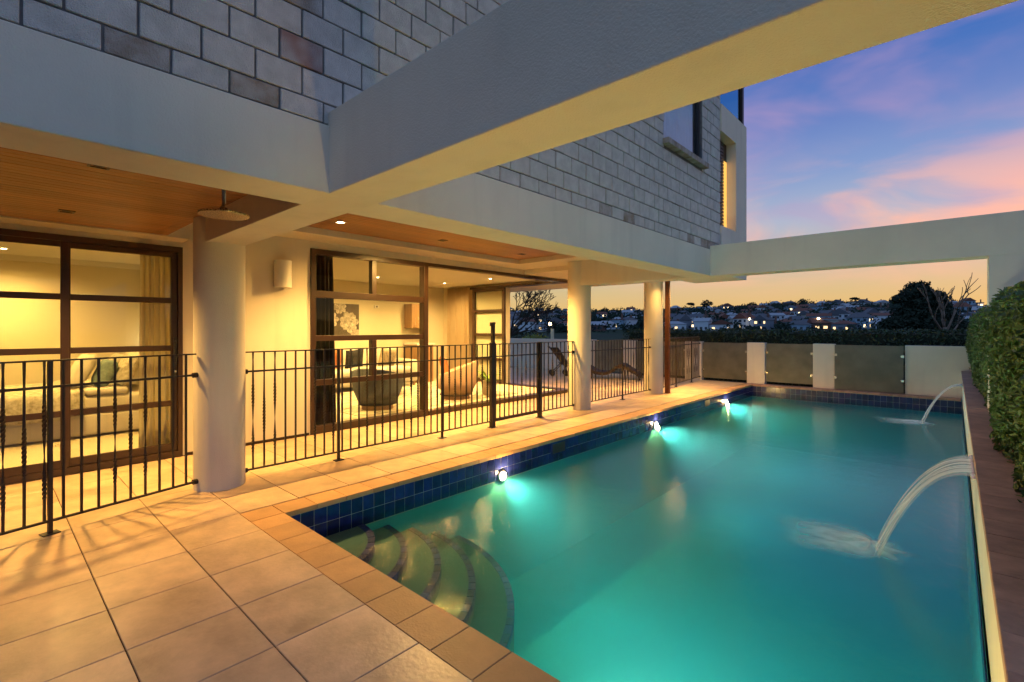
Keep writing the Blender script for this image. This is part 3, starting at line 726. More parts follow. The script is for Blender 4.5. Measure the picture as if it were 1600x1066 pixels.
for px, py in ((-8.2, 4.0), (-9.9, 4.0), (-8.2, 6.2), (-9.9, 6.2), (-8.2, 8.2), (-9.9, 8.2)):
    k += 1
    downlight(px, py, 2.70, f'lit round downlight in the living room ceiling, {"window" if px > -9 else "back wall"} row, {["", "nearest", "middle", "farthest"][(k+1)//2]}', True, 430, 'living room downlights', 165, False, col=(1, .60, .18))
for px, py in ((-7.75, .75), (-9.6, .2)):  # added lamps to brighten the bedroom and the back of its curtain
    downlight(px, py, 2.60, 'added round downlight in the bedroom ceiling ' + ('by the door' if px > -9 else 'above the bed head'), True, 300, 'added bedroom downlights', 165, False, col=(1, .57, .14))

# wall lamp
sl = thing('wall_lamp', 'unlit cream half-cylinder wall lamp on the wall between the doors', 'wall lamp', (XW, 2.70, 2.05))
yl = 2.74; m = MB(); n = 18; vs = []; fs = []
for z in (2.06, 2.42):
    for i in range(n+1): a = math.pi*i/n; vs.append((XW+.045+.115*math.sin(a), yl-.115*math.cos(a), z))
for i in range(n): fs.append((i, i+1, n+2+i, n+1+i))
fs += [tuple(range(n+1)), tuple(range(2*n+1, n, -1)), (0, n+1, 2*n+1, n)]
m.add(vs, fs).build('lamp_shade', white_sh, sl, smooth=True, sharp=40)
MB().box(XW, XW+.044, yl-.10, yl+.10, 2.075, 2.405).build('back_plate', chrome, sl)
# shower rose
p = at_depth(350, 3.0); sh = thing('shower_head', 'round brass rain shower head hanging under the left ceiling', 'shower head', (p.x, p.y, 2.19))
holes = mat('shower_plate', (.55, .42, .24), .4, .5, metal=.9, col2=(.10, .07, .035), vscale=150, detail=0)
MB().lathe([(.002, .045), (.02, .045), (.03, .022), (.11, .012), (.138, .006), (.140, 0), (.137, -.005)], (p.x, p.y, 2.205), 40).build('rose', holes, sh, smooth=True, sharp=40)
MB().cyl((p.x, p.y), .011, 2.245, 2.531, 12).build('stem', chrome, sh, smooth=True); MB().cyl((p.x, p.y), .03, 2.522, 2.531, 16).build('ceiling_flange', chrome, sh, smooth=True, sharp=40)

# ================================================================== pool fences
PK = .0075
def picket_mesh(kind, z0=.098, z1=1.268):
    mb = MB(); rings = []
    zs = [z0]
    tw = {'plain': [], 'single': [(.45, .80)], 'double': [(.26, .44), (.72, .96)]}[kind]
    def ring(z, rot, s): return [(s*PK*1.414*math.cos(rot+math.pi/4+k*math.pi/2), s*PK*1.414*math.sin(rot+math.pi/4+k*math.pi/2), z) for k in range(4)]
    rings.append(ring(z0, 0, 1))
    for a, b in tw:
        n = int((b-a)/.011)
        for i in range(n+1): rings.append(ring(a+(b-a)*i/n, math.pi/2*i*.34, 1.0+.35*math.sin(math.pi*i/n)**.5))
    rings.append(ring(z1, 0, 1))
    vs = [v for r in rings for v in r]; fs = [(0, 1, 2, 3)]
    for j in range(len(rings)-1):
        for k in range(4): fs.append((4*j+k, 4*j+(k+1) % 4, 4*j+4+(k+1) % 4, 4*j+4+k))
    fs.append(tuple(4*(len(rings)-1)+k for k in range(4)))
    return mb.add(vs, fs).mesh('picket', iron)
PICK = {k: picket_mesh(k) for k in ('plain', 'single', 'double')}
PATTERN = ['double', 'single', 'double', 'plain', 'plain', 'plain']
def fence(A, B, label, posts=(), ends=(True, True), phase=0, pitch=.108, name='pool_fence', first=.08, grp='black iron pool fence panels'):
    A, B = Vector((*A, 0)), Vector((*B, 0)); d = B-A; Ln = d.length; rz = math.atan2(d.y, d.x)
    f = thing(name, label, 'fence', A, rz, grp)
    def loc(nm, mb, **k): o = put(nm, mb.mesh(nm, iron, **k), f, world=False); return o
    loc('top_rail', MB().box(0, Ln, -.018, .018, 1.262, 1.274)); loc('middle_rail', MB().box(0, Ln, -.009, .009, 1.066, 1.084)); loc('bottom_rail', MB().box(0, Ln, -.012, .012, .088, .104))
    i = 0; x = first
    while x < Ln-.03:
        put('picket', PICK[PATTERN[(i+phase) % 6]], f, loc=(x, random.uniform(-.001, .001), 0), rot=(0, 0, 0), world=False); x += pitch; i += 1
    for px in posts:
        po = loc('post', MB().box(px-.013, px+.013, -.013, .013, .008, 1.262)); pl = MB().box(px-.05, px+.05, -.04, .04, .001, .009)
        q = put('foot_plate', pl.mesh('foot_plate', iron), po, world=False)
    for s, e in zip((0, Ln), ends):
        if not e: continue
        for z in (1.075, .096):
            mb = MB().cyl((0, 0), .024, -.02, .02, 14); mb.v = [(s+zz*1.0, xx, z+yy) for xx, yy, zz in mb.v]; loc('bracket', mb)
    return f
FX = COLX+.02
fence((FX+.045, 1.543-.222), (FX+.045+.2595*2.6, 1.543-.222-.9657*2.6), 'black iron fence panel in front of the bedroom door, nearest the camera', (1.02, 2.3), (True, False), phase=3)
fence((FX, 1.543+.218), (FX, 5.20), 'black iron fence panel from the nearest column to the tall gate post', (.985, 2.50), (True, False), first=.072, pitch=.1065)
fence((FX, 6.42), (FX, 7.58-.218), 'short black iron fence panel between the gate and the middle column', (), (False, True), phase=4, pitch=.118)
fence((FX, 7.58+.218), (FX, 10.62-.218), 'black iron fence panel between the middle and farthest columns', (1.35,), (True, True), phase=3, pitch=.117)
fence((FX+.04, 10.86), (FX-.36, YFAR-.01), 'black iron fence panel running on to the end wall past the farthest column', (1.2, 2.6), (False, True), phase=0, pitch=.117)
# gate
gt = thing('pool_gate', 'black iron pool gate with tall latch post and thick bottom rail', 'gate', (FX, 5.25, 0), math.pi/2)
def gl(nm, mb, par=gt, **k): return put(nm, mb.mesh(nm, iron, **k), par, world=False)
gp = gl('latch_post', MB().box(-.045, .03, -.03, .03, .008, 1.29)); gl('foot_plate', MB().box(-.07, .06, -.05, .05, .001, .009), gp)
gl('latch_tube', MB().box(-.022, .026, -.024, .024, 1.29, 1.57), gp); gl('latch_knob', MB().box(-.035, .03, -.03, .03, 1.57, 1.60).box(-.05, -.03, -.02, .02, 1.54, 1.58), gp)
gh = gl('hinge_post', MB().box(1.10, 1.16, -.03, .03, .008, 1.28)); gl('foot_plate', MB().box(1.07, 1.19, -.05, .05, .001, .009), gh)
gl('bottom_rail', MB().box(.045, 1.085, -.018, .018, .085, .13)); gl('top_rail', MB().box(.035, 1.095, -.018, .018, 1.258, 1.272)); gl('middle_rail', MB().box(.035, 1.095, -.009, .009, 1.066, 1.084))
gl('stile', MB().box(.042, .062, -.015, .015, .13, 1.258)); gl('stile', MB().box(1.06, 1.085, -.015, .015, .13, 1.258))
for i in range(9): put('picket', PICK[PATTERN[(i+2) % 6]], gt, loc=(.155+i*.103, 0, 0), world=False)

# ================================================================== garden wall at the far end, with frosted glass panels
gw = thing('garden_wall', 'low cream garden wall with piers at the far end of the pool and terrace', 'wall', (-4, YFAR+.1, 0))
WTOP = 1.12
def gx(u): return on_y(u, YFAR)
segs = [('wall', None, gx(928)), ('glass', gx(928), gx(972)), ('wall', gx(972), gx(992)), ('glass', gx(992), gx(1070)), ('wall', gx(1070), gx(1096)), ('glass', gx(1096), gx(1167)), ('wall', gx(1167), gx(1195)),
        ('glass', gx(1195.5), gx(1270)), ('wall', gx(1270), gx(1304)), ('glass', gx(1304), gx(1413)), ('wall', gx(1414), .6)]
k = 0; names = ['behind the middle column', 'behind the farthest column and fence', 'left of the two narrow piers by the pool', 'second from the left behind the pool', 'largest and bluest, nearest the planter wall']
for kind, a, b in segs:
    if kind == 'wall': MB().box(-13.4 if a is None else a, b, YFAR, YFAR+.2, -.3, WTOP + random.uniform(-.004, .004)).build('pier', plaster, gw, bevel=.006)
    else:
        big = k == 4; yy = YFAR - (.06 if big else -.05)
        g = thing('glass_panel', 'frosted glass wall panel ' + names[k], 'glass panel', ((a+b)/2, yy, 0), group='frosted glass panels in the garden wall')
        MB().box(a+.012, b-.012, yy, yy+.012, .07 if not big else .015, WTOP-.015).build('pane', frost, g)
        for cx in (a+.03, b-.03):
            for z in (.3, .86): MB().box(cx-.03, cx+.03, yy-.014, yy+.026, z-.03, z+.03).build('clamp', chrome, g, bevel=.003)
        k += 1

# ================================================================== foliage helpers
def leaf_cloud(pts_fn, n, size, seed, flat=.4):
    rnd = random.Random(seed); vs = []; fs = []
    for _ in range(n):
        p, nrm = pts_fn(rnd); s = size*rnd.uniform(.6, 1.35)
        d = Vector((rnd.gauss(0, 1), rnd.gauss(0, 1), rnd.gauss(0, 1))).normalized()
        nn = (nrm*flat*2 + d).normalized(); a = nn.orthogonal().normalized(); a.rotate(Matrix.Rotation(rnd.uniform(0, 6.28), 3, nn)); b = nn.cross(a)
        o = len(vs); fold = nn*s*.18
        vs += [p - a*s, p + b*s*.42 + fold, p + a*s, p - b*s*.42 + fold]; fs.append((o, o+1, o+2, o+3))
    return vs, fs
def raw_mesh(name, vs, fs, mt):
    me = bpy.data.meshes.new(name); me.from_pydata([tuple(v) for v in vs], [], fs); me.materials.append(mt); me.update(); return me
def hedge(name, label, x0, x1, y0, y1, z0, z1, n, size, mt, seed, rough=.07, twigs=24):
    h = thing(name, label, 'hedge', ((x0+x1)/2, (y0+y1)/2, z0))
    def off(p): return rough*(noise.noise(p*1.3) + .6*noise.noise(p*4.1))
    A = {'x0': (y1-y0)*(z1-z0), 'x1': .25*(y1-y0)*(z1-z0), 'y0': (x1-x0)*(z1-z0), 'y1': (x1-x0)*(z1-z0)*.4, 'z1': (x1-x0)*(y1-y0)}
    if y1-y0 < x1-x0: A['y0'] *= 1.6; A['x0'] *= .6
    ks = list(A); ws = [A[q] for q in ks]
    def fn(r):
        f = r.choices(ks, ws)[0]; p = Vector((r.uniform(x0, x1), r.uniform(y0, y1), z0 + (z1-z0)*r.random())); nm = Vector((0, 0, 0))
        dep = abs(r.gauss(0, .06))
        if f == 'x0': p.x = x0+dep; nm.x = -1
        elif f == 'x1': p.x = x1-dep; nm.x = 1
        elif f == 'y0': p.y = y0+dep; nm.y = -1
        elif f == 'y1': p.y = y1-dep; nm.y = 1
        else: p.z = z1-dep; nm.z = 1
        c = Vector(((x0+x1)/2, (y0+y1)/2, (z0+z1)/2)); p += nm*off(p)
        if f == 'x0' and y1-y0 > x1-x0: p.x += .05*max(0, 1-(p.z-z0)/(z1-z0)*1.6)**1.5
        if p.z > z1-.25: # rounded shoulders
            q = (p.z-(z1-.25))/.25
            if f in ('x0',): p.x += .14*q*q
            if f in ('y0',): p.y += .10*q*q
        return p, nm + Vector((0, 0, .35))
    vs, fs = leaf_cloud(fn, n, size, seed)
    tag(put('foliage', raw_mesh('foliage', vs, fs, mt), h), kind='stuff')
    e = .10
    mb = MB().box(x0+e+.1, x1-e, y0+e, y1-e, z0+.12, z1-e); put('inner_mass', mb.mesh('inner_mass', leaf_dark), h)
    m = MB(); rnd = random.Random(seed+5)
    for i in range(twigs):
        yy = y0 + (y1-y0)*(i+.5)/twigs if y1-y0 > x1-x0 else rnd.uniform(y0+.1, y1-.1); xx = (x0+x1)/2 if y1-y0 > x1-x0 else x0+(x1-x0)*(i+.5)/twigs
        m.tube([(xx, yy, z0-.02), (xx+rnd.uniform(-.1, .1), yy+rnd.uniform(-.1, .1), z0+(z1-z0)*.5), (xx+rnd.uniform(-.15, .15), yy+rnd.uniform(-.2, .2), z1-.15)], [.018, .012, .006], 5)
    m.build('stem', bark, h); return h
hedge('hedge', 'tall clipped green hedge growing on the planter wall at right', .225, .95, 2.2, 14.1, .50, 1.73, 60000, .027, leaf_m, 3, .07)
hedge('hedge', 'long low dark hedge behind the far garden wall', gx(955), 2.6, YFAR+.75, YFAR+1.9, -2.5, 1.47, 30000, .05, leaf_far, 9, .07, 40)
# small tuft of yellow green shrub over the wall at left
def bush(name, label, c, rx, ry, rz, n, size, mt, seed, cat='shrub'):
    b = thing(name, label, cat, (c[0], c[1], c[2]-rz))
    def fn(r):
        d = Vector((r.gauss(0, 1), r.gauss(0, 1), r.gauss(0, 1))).normalized(); q = r.uniform(.6, 1.0)*(1+.3*noise.noise(d*2+Vector((seed, 0, 0))))
        return Vector((c[0]+d.x*rx*q, c[1]+d.y*ry*q, c[2]+d.z*rz*q)), d
    vs, fs = leaf_cloud(fn, n, size, seed); tag(put('foliage', raw_mesh('foliage', vs, fs, mt), b), kind='stuff')
    m = MB(); rnd = random.Random(seed)
    for i in range(5): m.tube([(c[0], c[1], c[2]-rz), (c[0]+rnd.uniform(-.5, .5)*rx, c[1]+rnd.uniform(-.5, .5)*ry, c[2]+rnd.uniform(0, .6)*rz)], [.03, .008], 5)
    m.build('stem', bark, b); return b
lime = mat('lime_leaf', (.30, .33, .06), .5, .4, col2=(.14, .2, .04), vscale=4)
p = at_depth(835, 19.6); bush('shrub', 'yellow green shrub tips showing over the white wall at left', (p.x, p.y, .95), .75, .4, .36, 700, .055, lime, 4)
p = at_depth(826, 24); bush('shrub', 'dark round shrub below the bare tree behind the wall', (p.x, p.y, .0), 2.0, 2.0, 1.35, 1800, .12, leaf_dark, 5)
# lamp post behind the wall
p = at_depth(863, 22); lp = thing('lamp_post', 'pale garden lamp post with a glowing head behind the white wall', 'lamp post', (p.x, p.y, -2.6))
MB().cyl((p.x, p.y), .075, -2.6, 1.50, 12).build('post_shaft', mat('pale_post', (.62, .60, .42), .6), lp, smooth=True, sharp=40)
pb = at_depth(859.5, 21.9); mb = MB().lathe([(.01, -.07), (.05, -.05), (.07, 0), (.05, .05), (.01, .07)], (pb.x, pb.y, 1.72), 12); mb.build('lamp_globe', mat('lamp_globe', (1, .8, .5), .4, emit=(1, .72, .36), estr=14), lp, smooth=True)
MB().cyl((p.x-.02, p.y), .012, 1.50, 1.68, 8).build('lamp_neck', iron, lp); point('lamp', (pb.x, pb.y, 1.8), 12, (1, .7, .35), .06, lp)

# ---- bare trees
def branch(mb, p, d, ln, r, depth, rnd, spread, gravity=.05, up=.1, minr=.004):
    n = 4; pts = [p]; q = p.copy(); dd = d.copy()
    for i in range(n):
        dd = (dd + Vector((rnd.gauss(0, .12), rnd.gauss(0, .12), rnd.gauss(0, .08)+up*.3))).normalized(); q = q + dd*ln/n; pts.append(q.copy())
    mb.tube(pts, [max(minr, r*(1-.38*i/n)) for i in range(n+1)], 6 if r > .02 else 4)
    if depth == 0: return
    k = rnd.choice((2, 3)) if depth > 1 else rnd.choice((2, 2, 3))
    for i in range(k):
        ax = Vector((rnd.gauss(0, 1), rnd.gauss(0, 1), rnd.gauss(0, .5))).normalized()
        nd = (dd + ax*spread*rnd.uniform(.6, 1.2) + Vector((0, 0, up))).normalized()
        branch(mb, q if i < 2 else pts[-2], nd, ln*rnd.uniform(.62, .85), r*.6, depth-1, rnd, spread, gravity, up, minr)
def bare_tree(label, p, th_, bl_, r, depth, seed, spread, mt, first, up=.12, minr=.005):
    t = thing('bare_tree', label, 'tree', p); rnd = random.Random(seed); m = MB(); base = Vector(p); top = base + Vector((rnd.uniform(-.1, .1), rnd.uniform(-.1, .1), th_))
    m.tube([base, base.lerp(top, .5) + Vector((.03, .02, 0)), top], [r, r*.85, r*.75], 10); m.build('trunk', mt, t, smooth=True)
    m = MB()
    for d, lf in first: branch(m, top - Vector((0, 0, rnd.uniform(0, .12)*th_*.5)), d.normalized(), bl_*lf, r*.55, depth, rnd, spread, up=up, minr=minr)
    m.build('branches', mt, t, smooth=True); return t
rv = Vector((CA, SA, 0)); UP = Vector((0, 0, 1))
bark_p = mat('pale_bark', (.20, .15, .115), .9, .2, var=.3, vscale=8)
p = at_depth(1482, 13.2, -2.5)
bare_tree('leafless pale tree with forked branches behind the end wall at right', p, 4.05, .60, .055, 2, 14, .5, bark_p, [(rv*-1.0+UP*.75, 1.15), (rv*-.15+UP, .9), (rv*.55+UP, 1.2), (rv*.9+UP*.35, .9), (rv*-.6+UP*1.0, .9)], up=.22, minr=.007)
p = at_depth(792, 34, -3.6)
bare_tree('dark leafless tree with dense twigs seen past the open living room', p, 4.7, 1.3, .16, 5, 23, .62, bark_dark, [(rv*.4+UP*.8, 1), (rv*.9+UP*.5, 1.1), (rv*-.5+UP*.9, 1), (rv*.15+Vector((0, .4, .8)), 1), (rv*1.0+UP*.25, 1.0), (rv*.6+Vector((0, -.3, .6)), 1)], up=.05, minr=.017)

# ---- the big evergreen
def clump_tree(name, label, base, blobs, n, size, mt, seed, trunk_r, cat='tree', grp=None):
    t = thing(name, label, cat, base, group=grp); base = Vector(base)
    wts = [b[3]**2 for b in blobs]
    def fn(r):
        b = r.choices(blobs, wts)[0]; d = Vector((r.gauss(0, 1), r.gauss(0, 1), r.gauss(0, 1))).normalized()
        q = r.uniform(.55, 1.02)*(1+.28*noise.noise(d*2.2+Vector((b[0], b[1], seed))))
        return base + Vector((b[0]+d.x*b[3]*q, b[1]+d.y*b[3]*q, b[2]+d.z*b[4]*q)), d
    vs, fs = leaf_cloud(fn, n, size, seed); tag(put('crown', raw_mesh('crown', vs, fs, mt), t), kind='stuff')
    m = MB(); top = max(b[2] for b in blobs); m.tube([base, base+Vector((0, 0, top*.5)), base+Vector((.1, 0, top*.92))], [trunk_r, trunk_r*.7, trunk_r*.25], 8)
    for b in blobs: m.tube([base+Vector((0, 0, b[2]*.6)), base+Vector((b[0]*.8, b[1]*.8, b[2]))], [trunk_r*.35, trunk_r*.1], 6)
    m.build('trunk', bark_dark, t); return t
D = 70.0; p = at_depth(1440, D, -9.0)
def px(du, v, s, sz=None): # blob at pixel offset du, height v, radius in px
    q = rv*(du*D/FPX); return (q.x, q.y, CAM_H+(514-v)*D/FPX+9.0, s*D/FPX, (sz or s)*D/FPX)
blobs = [px(-6, 452, 17, 12), px(-20, 460, 13, 8), px(10, 462, 17, 10), px(-35, 468, 12, 7), px(22, 466, 16, 12), px(0, 476, 25, 12), px(30, 478, 14, 12), px(-10, 492, 30, 13), px(18, 494, 30, 14), px(-30, 506, 30, 12), px(10, 510, 48, 15), px(36, 508, 25, 14), px(-10, 530, 60, 18), px(30, 528, 40, 18)]
clump_tree('evergreen_tree', 'large dark evergreen tree rising above the hedge at right', p, blobs, 26000, .30, leaf_dark, 31, .6)

# ================================================================== hillside town
rnd = random.Random(41)
hw = [mat('weatherboard_'+n, c, .85, .2, var=.05) for n, c in (('white', (.55, .60, .64)), ('cream', (.40, .39, .35)), ('grey', (.18, .21, .25)), ('blue', (.26, .38, .48)), ('brick', (.15, .09, .075)))]
hwn = ['white', 'cream', 'grey', 'pale blue', 'brick red']
hr = [mat('roof_'+n, c, .8, .3, var=.1) for n, c in (('slate', (.10, .11, .13)), ('rust', (.17, .07, .05)), ('light', (.33, .36, .40)))]
hrn = ['slate', 'rust red', 'pale grey']
lit1 = mat('lit_window', (.9, .7, .4), .5, emit=(1, .66, .30), estr=1.5); lit2 = mat('bright_window', (.9, .7, .4), .5, emit=(1, .70, .36), estr=2.4)
darkw = mat('dark_window', (.03, .04, .06), .1, .6)
HOUSES = []
def try_spots():
    spots = []; tries = 0
    while len(spots) < 150 and tries < 16000:
        tries += 1; u = rnd.uniform(770, 1548); r = rnd.uniform(255, 520) if rnd.random() < .8 else rnd.uniform(500, 538)
        x, y = ray(u); s = math.hypot(x, y); x, y = x/s*r, y/s*r; d = -x*SA+y*CA; z = terrain_z(x, y); v = 514-FPX*(z+3-CAM_H)/d
        if 1000 < u < 1046 or 888 < u < 928 or (1385 < u < 1475 and v > 470): continue
        if u > 1470 and rnd.random() < .55: continue
        if any(abs(u-a) < 11 and abs(v-b) < 4.5 for a, b, *_ in spots): continue
        spots.append((u, v, r, x, y, z))
    return spots
spots = try_spots(); band_count = {}
order = sorted(spots, key=lambda s: s[0])
ORD = lambda n: f"{n}{'th' if 10 <= n % 100 <= 20 else {1: 'st', 2: 'nd', 3: 'rd'}.get(n % 10, 'th')}"
for u, v, r, x, y, z in order:
    bandn = 'ridge' if r > 470 else 'upper slope' if r > 400 else 'middle slope' if r > 325 else 'lower slope'
    band_count[bandn] = band_count.get(bandn, 0)+1
    wi = rnd.choices(range(5), (5, 2, 2, 2, 1))[0]; ri = rnd.choices(range(3), (4, 2, 2))[0]; rt = rnd.choices(('gabled', 'hipped', 'flat roofed'), (5, 3, 2))[0]
    w = rnd.uniform(6, 10.5); dp_ = rnd.uniform(5, 8); h = rnd.choice((3.0, 3.4, 4.8, 5.2)); rh = rnd.uniform(1.4, 2.6)
    lit = rnd.choices((0, 1, 2, 3), (3, 3, 2, 1))[0]
    facing = math.atan2(-x, y) + rnd.uniform(-.7, .7)      # front looks back over the valley
    label = f'{hwn[wi]} {rt} house with {["no lit windows", "one lit window", "two lit windows", "three lit windows"][lit]}, {ORD(band_count[bandn])} from left on the {bandn}'
    hs = thing('hill_house', label, 'house', (x, y, z-1.2), facing, 'houses on the far hillside')
    def L_(nm, mb, mt, par=hs, **k): return put(nm, mb.mesh(nm, mt, **k), par, world=False)
    L_('wall', MB().box(-w/2, w/2, -dp_/2, dp_/2, 0, h+1.2), hw[wi]); zt = h+1.2; ov = .45
    m = MB()
    if rt == 'flat roofed': m.box(-w/2-ov, w/2+ov, -dp_/2-ov, dp_/2+ov, zt+.01, zt+.35)
    elif rt == 'hipped':
        q = min(w, dp_)/2*.8; m.add([(-w/2-ov, -dp_/2-ov, zt), (w/2+ov, -dp_/2-ov, zt), (w/2+ov, dp_/2+ov, zt), (-w/2-ov, dp_/2+ov, zt), (-w/2+q, 0, zt+rh), (w/2-q, 0, zt+rh)], [(0, 1, 5, 4), (2, 3, 4, 5), (1, 2, 5), (3, 0, 4), (0, 3, 2, 1)])
    elif rnd.random() < .55: # gable end towards us
        m.add([(-w/2-ov, -dp_/2-ov, zt), (w/2+ov, -dp_/2-ov, zt), (w/2+ov, dp_/2+ov, zt), (-w/2-ov, dp_/2+ov, zt), (0, -dp_/2-ov, zt+rh+.6), (0, dp_/2+ov, zt+rh+.6)], [(0, 4, 5, 3), (1, 2, 5, 4), (0, 1, 4), (2, 3, 5), (0, 3, 2, 1)])
    else:
        m.add([(-w/2-ov, -dp_/2-ov, zt), (w/2+ov, -dp_/2-ov, zt), (w/2+ov, dp_/2+ov, zt), (-w/2-ov, dp_/2+ov, zt), (-w/2-ov, 0, zt+rh), (w/2+ov, 0, zt+rh)], [(0, 1, 5, 4), (2, 3, 4, 5), (1, 2, 5), (3, 0, 4), (0, 3, 2, 1)])
    L_('roof', m, hr[ri])
    slots = [(i, f) for f in range(2 if h > 5 else 1) for i in range(3 if w < 11 else 4)]; rnd.shuffle(slots); nwin = len(slots)
    for q, (i, f) in enumerate(slots):
        ncol = 3 if w < 11 else 4; cx = -w/2 + w*(i+.5)/ncol; zb = 1.2+.9+f*2.6; ww = rnd.uniform(.4, .85)
        mt = darkw if q >= lit else (lit2 if rnd.random() < .4 else lit1)
        L_('window', MB().box(cx-ww, cx+ww, -dp_/2-.07, -dp_/2+.05, zb, zb+1.15), mt)
    if rnd.random() < .4: L_('chimney', MB().box(w*.2, w*.2+.8, .3, 1.1, zt+.2, zt+rh+1.2), hw[4])
    HOUSES.append((x, y, r, u, v))
# dense dark trees between the houses read as one mass
def hill_trees():
    rn = random.Random(77); vs = []; fs = []; cnt = 0
    while cnt < 2100:
        u = rn.uniform(740, 1570); r = rn.uniform(248, 545); x, y = ray(u); s = math.hypot(x, y); x, y = x/s*r, y/s*r
        if any((x-a)**2+(y-b)**2 < 36 or (abs(u-uu) < 9 and 0 < rr-r < 20) for a, b, rr, uu, vv in HOUSES): continue
        if u > 1480 and r > 430 and rn.random() < .85: continue
        z = terrain_z(x, y); cnt += 1; w = rn.uniform(2.0, 4.6); h = w*rn.uniform(.7, 1.2); lo = Vector((x, y, z+h*.55))
        for _ in range(46):
            d = Vector((rn.gauss(0, 1), rn.gauss(0, 1), rn.gauss(0, .8))).normalized(); q = rn.uniform(.5, 1.05); c = lo + Vector((d.x*w*q, d.y*w*q, d.z*h*q)); s_ = rn.uniform(.5, 1.1)
            a = Vector((rn.gauss(0, 1), rn.gauss(0, 1), rn.gauss(0, 1))).normalized(); b = a.orthogonal().normalized(); o = len(vs)
            vs += [c+a*s_, c+b*s_, c-(a+b)*s_*.7]; fs.append((o, o+1, o+2))
    tag(put('hillside_trees', raw_mesh('hillside_trees', vs, fs, mat('hill_foliage', (.03, .055, .04), .9, .2, col2=(.012, .024, .018), vscale=.05))), 'dark dusk tree cover spread between the houses on the far hill', 'trees', kind='stuff')
hill_trees()
shapes = {'umbrella': [(0, 0, 8.6, 4.0, 1.1), (2.2, 0, 7.8, 2.2, .8)], 'round': [(0, 0, 5, 4, 3.2), (2.2, 1, 4.2, 2.6, 2.2), (-2.4, 0, 4.4, 2.6, 2.2)], 'ragged': [(0, 0, 8, 2.8, 2.0), (-2.6, 0, 6.4, 2.2, 1.6), (2.8, 0, 6.8, 2.4, 1.7), (0, 0, 5, 3.2, 1.8)]}
for i, (u, k, s) in enumerate(((1079, 'umbrella', 1.0), (1104, 'ragged', 1.25), (1175, 'round', 1.0), (1212, 'round', .8), (1254, 'ragged', .9), (1297, 'round', .8), (1335, 'umbrella', .9), (1127, 'round', .9), (945, 'round', .9), (985, 'round', .8), (870, 'ragged', .8), (1485, 'round', .9))):
    x, y = ray(u); q = math.hypot(x, y); x, y = x/q*532, y/q*532
    words = {'umbrella': 'flat topped umbrella shaped tree', 'round': 'round crowned tree', 'ragged': 'tall ragged crowned tree'}[k]
    clump_tree('ridge_tree', f'{words} on the far skyline, {ORD(sorted((1079,1104,1175,1212,1254,1297,1335,1127,945,985,870,1485)).index(u)+1)} ridge tree from left', (x, y, terrain_z(x, y)-.5), [tuple(c*s for c in b) for b in shapes[k]], 420, .75*s, leaf_dark, 50+i, .35, grp='trees on the far ridge')
# street lamps on the slope
slm = mat('street_light', (1, .8, .5), .5, emit=(1, .74, .36), estr=30)
for i, (u, r) in enumerate(((1279, 262), (1171, 262), (1364, 330), (902, 270))):
    x, y = ray(u); q = math.hypot(x, y); x, y = x/q*r, y/q*r; z = terrain_z(x, y)
    t = thing('street_lamp', ['glowing street lamp just above the hedge, largest of the hill lights', 'small glowing street lamp near the middle of the hedge line', 'glowing street lamp on the slope left of the large evergreen', 'glowing street lamp just right of the white wall lamp post'][i], 'street lamp', (x, y, z), group='street lamps on the far hillside')
    MB().cyl((x, y), .12, z, z+5.2, 8).build('lamp_pole', hw[2], t); MB().lathe([(.05, -.4), (.4, -.25), (.5, 0), (.35, .3), (.05, .4)], (x, y, z+5.6), 10).build('lamp_head', slm, t, smooth=True)

# ================================================================== furniture helpers
def rbox(name, mt, parent, x0, x1, y0, y1, z0, z1, r=.05, seg=4, world=False, puff=0.0):
    mb = MB().box(x0, x1, y0, y1, z0, z1); me = mb.mesh(name, mt, True, bevel=min(r, .49*min(x1-x0, y1-y0, z1-z0)), seg=seg)
    return put(name, me, parent, world=world)
def cushion_mesh(name, w, h, t, mt, n=14):
    vs = []; fs = []
    for s in (1, -1):
        for j in range(n+1):
            for i in range(n+1):
                a, b = 2*i/n-1, 2*j/n-1; e = ((1-a**4)*(1-b**4))**.5 if abs(a) < 1 and abs(b) < 1 else 0
                k = 1-.09*(1-abs(b)**2)*abs(a)**3; k2 = 1-.09*(1-abs(a)**2)*abs(b)**3
                vs.append((a*w/2*k, s*t/2*e**.8+.006*noise.noise(Vector((a*4, b*4, s))), b*h/2*k2))
    o = (n+1)**2
    for s in (0, 1):
        for j in range(n):
            for i in range(n): a = s*o+j*(n+1)+i; fs.append((a, a+1, a+n+2, a+n+1))
    mb = MB().add(vs, fs); me = mb.mesh(name, mt, True)
    bm = bmesh.new(); bm.from_mesh(me); bmesh.ops.remove_doubles(bm, verts=bm.verts, dist=.002); bmesh.ops.recalc_face_normals(bm, faces=bm.faces); bm.to_mesh(me); bm.free(); me.shade_smooth()
    return me
def cushion(label, loc, rot, w, h, t, mt, name='cushion', grp=None):
    o = put(name, cushion_mesh(name, w, h, t, mt), loc=loc, rot=rot); return tag(o, label, name.replace('_', ' '), grp)
linen = mat('cream_linen', (.74, .68, .56), .95, .2, var=.06, vscale=5, bump=.3, bscale=60)
print_m = mat('floral_linen', (.72, .66, .52), .95, .2, col2=(.30, .27, .19), vscale=16, detail=5)
teal_f = mat('teal_velvet', (.20, .27, .25), .8, .3, var=.25, vscale=20)
sand_f = mat('sand_fabric', (.52, .42, .28), .95, .2, var=.1, vscale=30)
grey_f = mat('grey_upholstery', (.13, .14, .155), .95, .2, var=.12, vscale=40, bump=.4, bscale=250)
blush_f = mat('blush_upholstery', (.56, .40, .28), .95, .2, var=.08, vscale=40, bump=.3, bscale=250)
rust_f = mat('rust_cushion', (.50, .20, .08), .95, .2, var=.12, vscale=20)
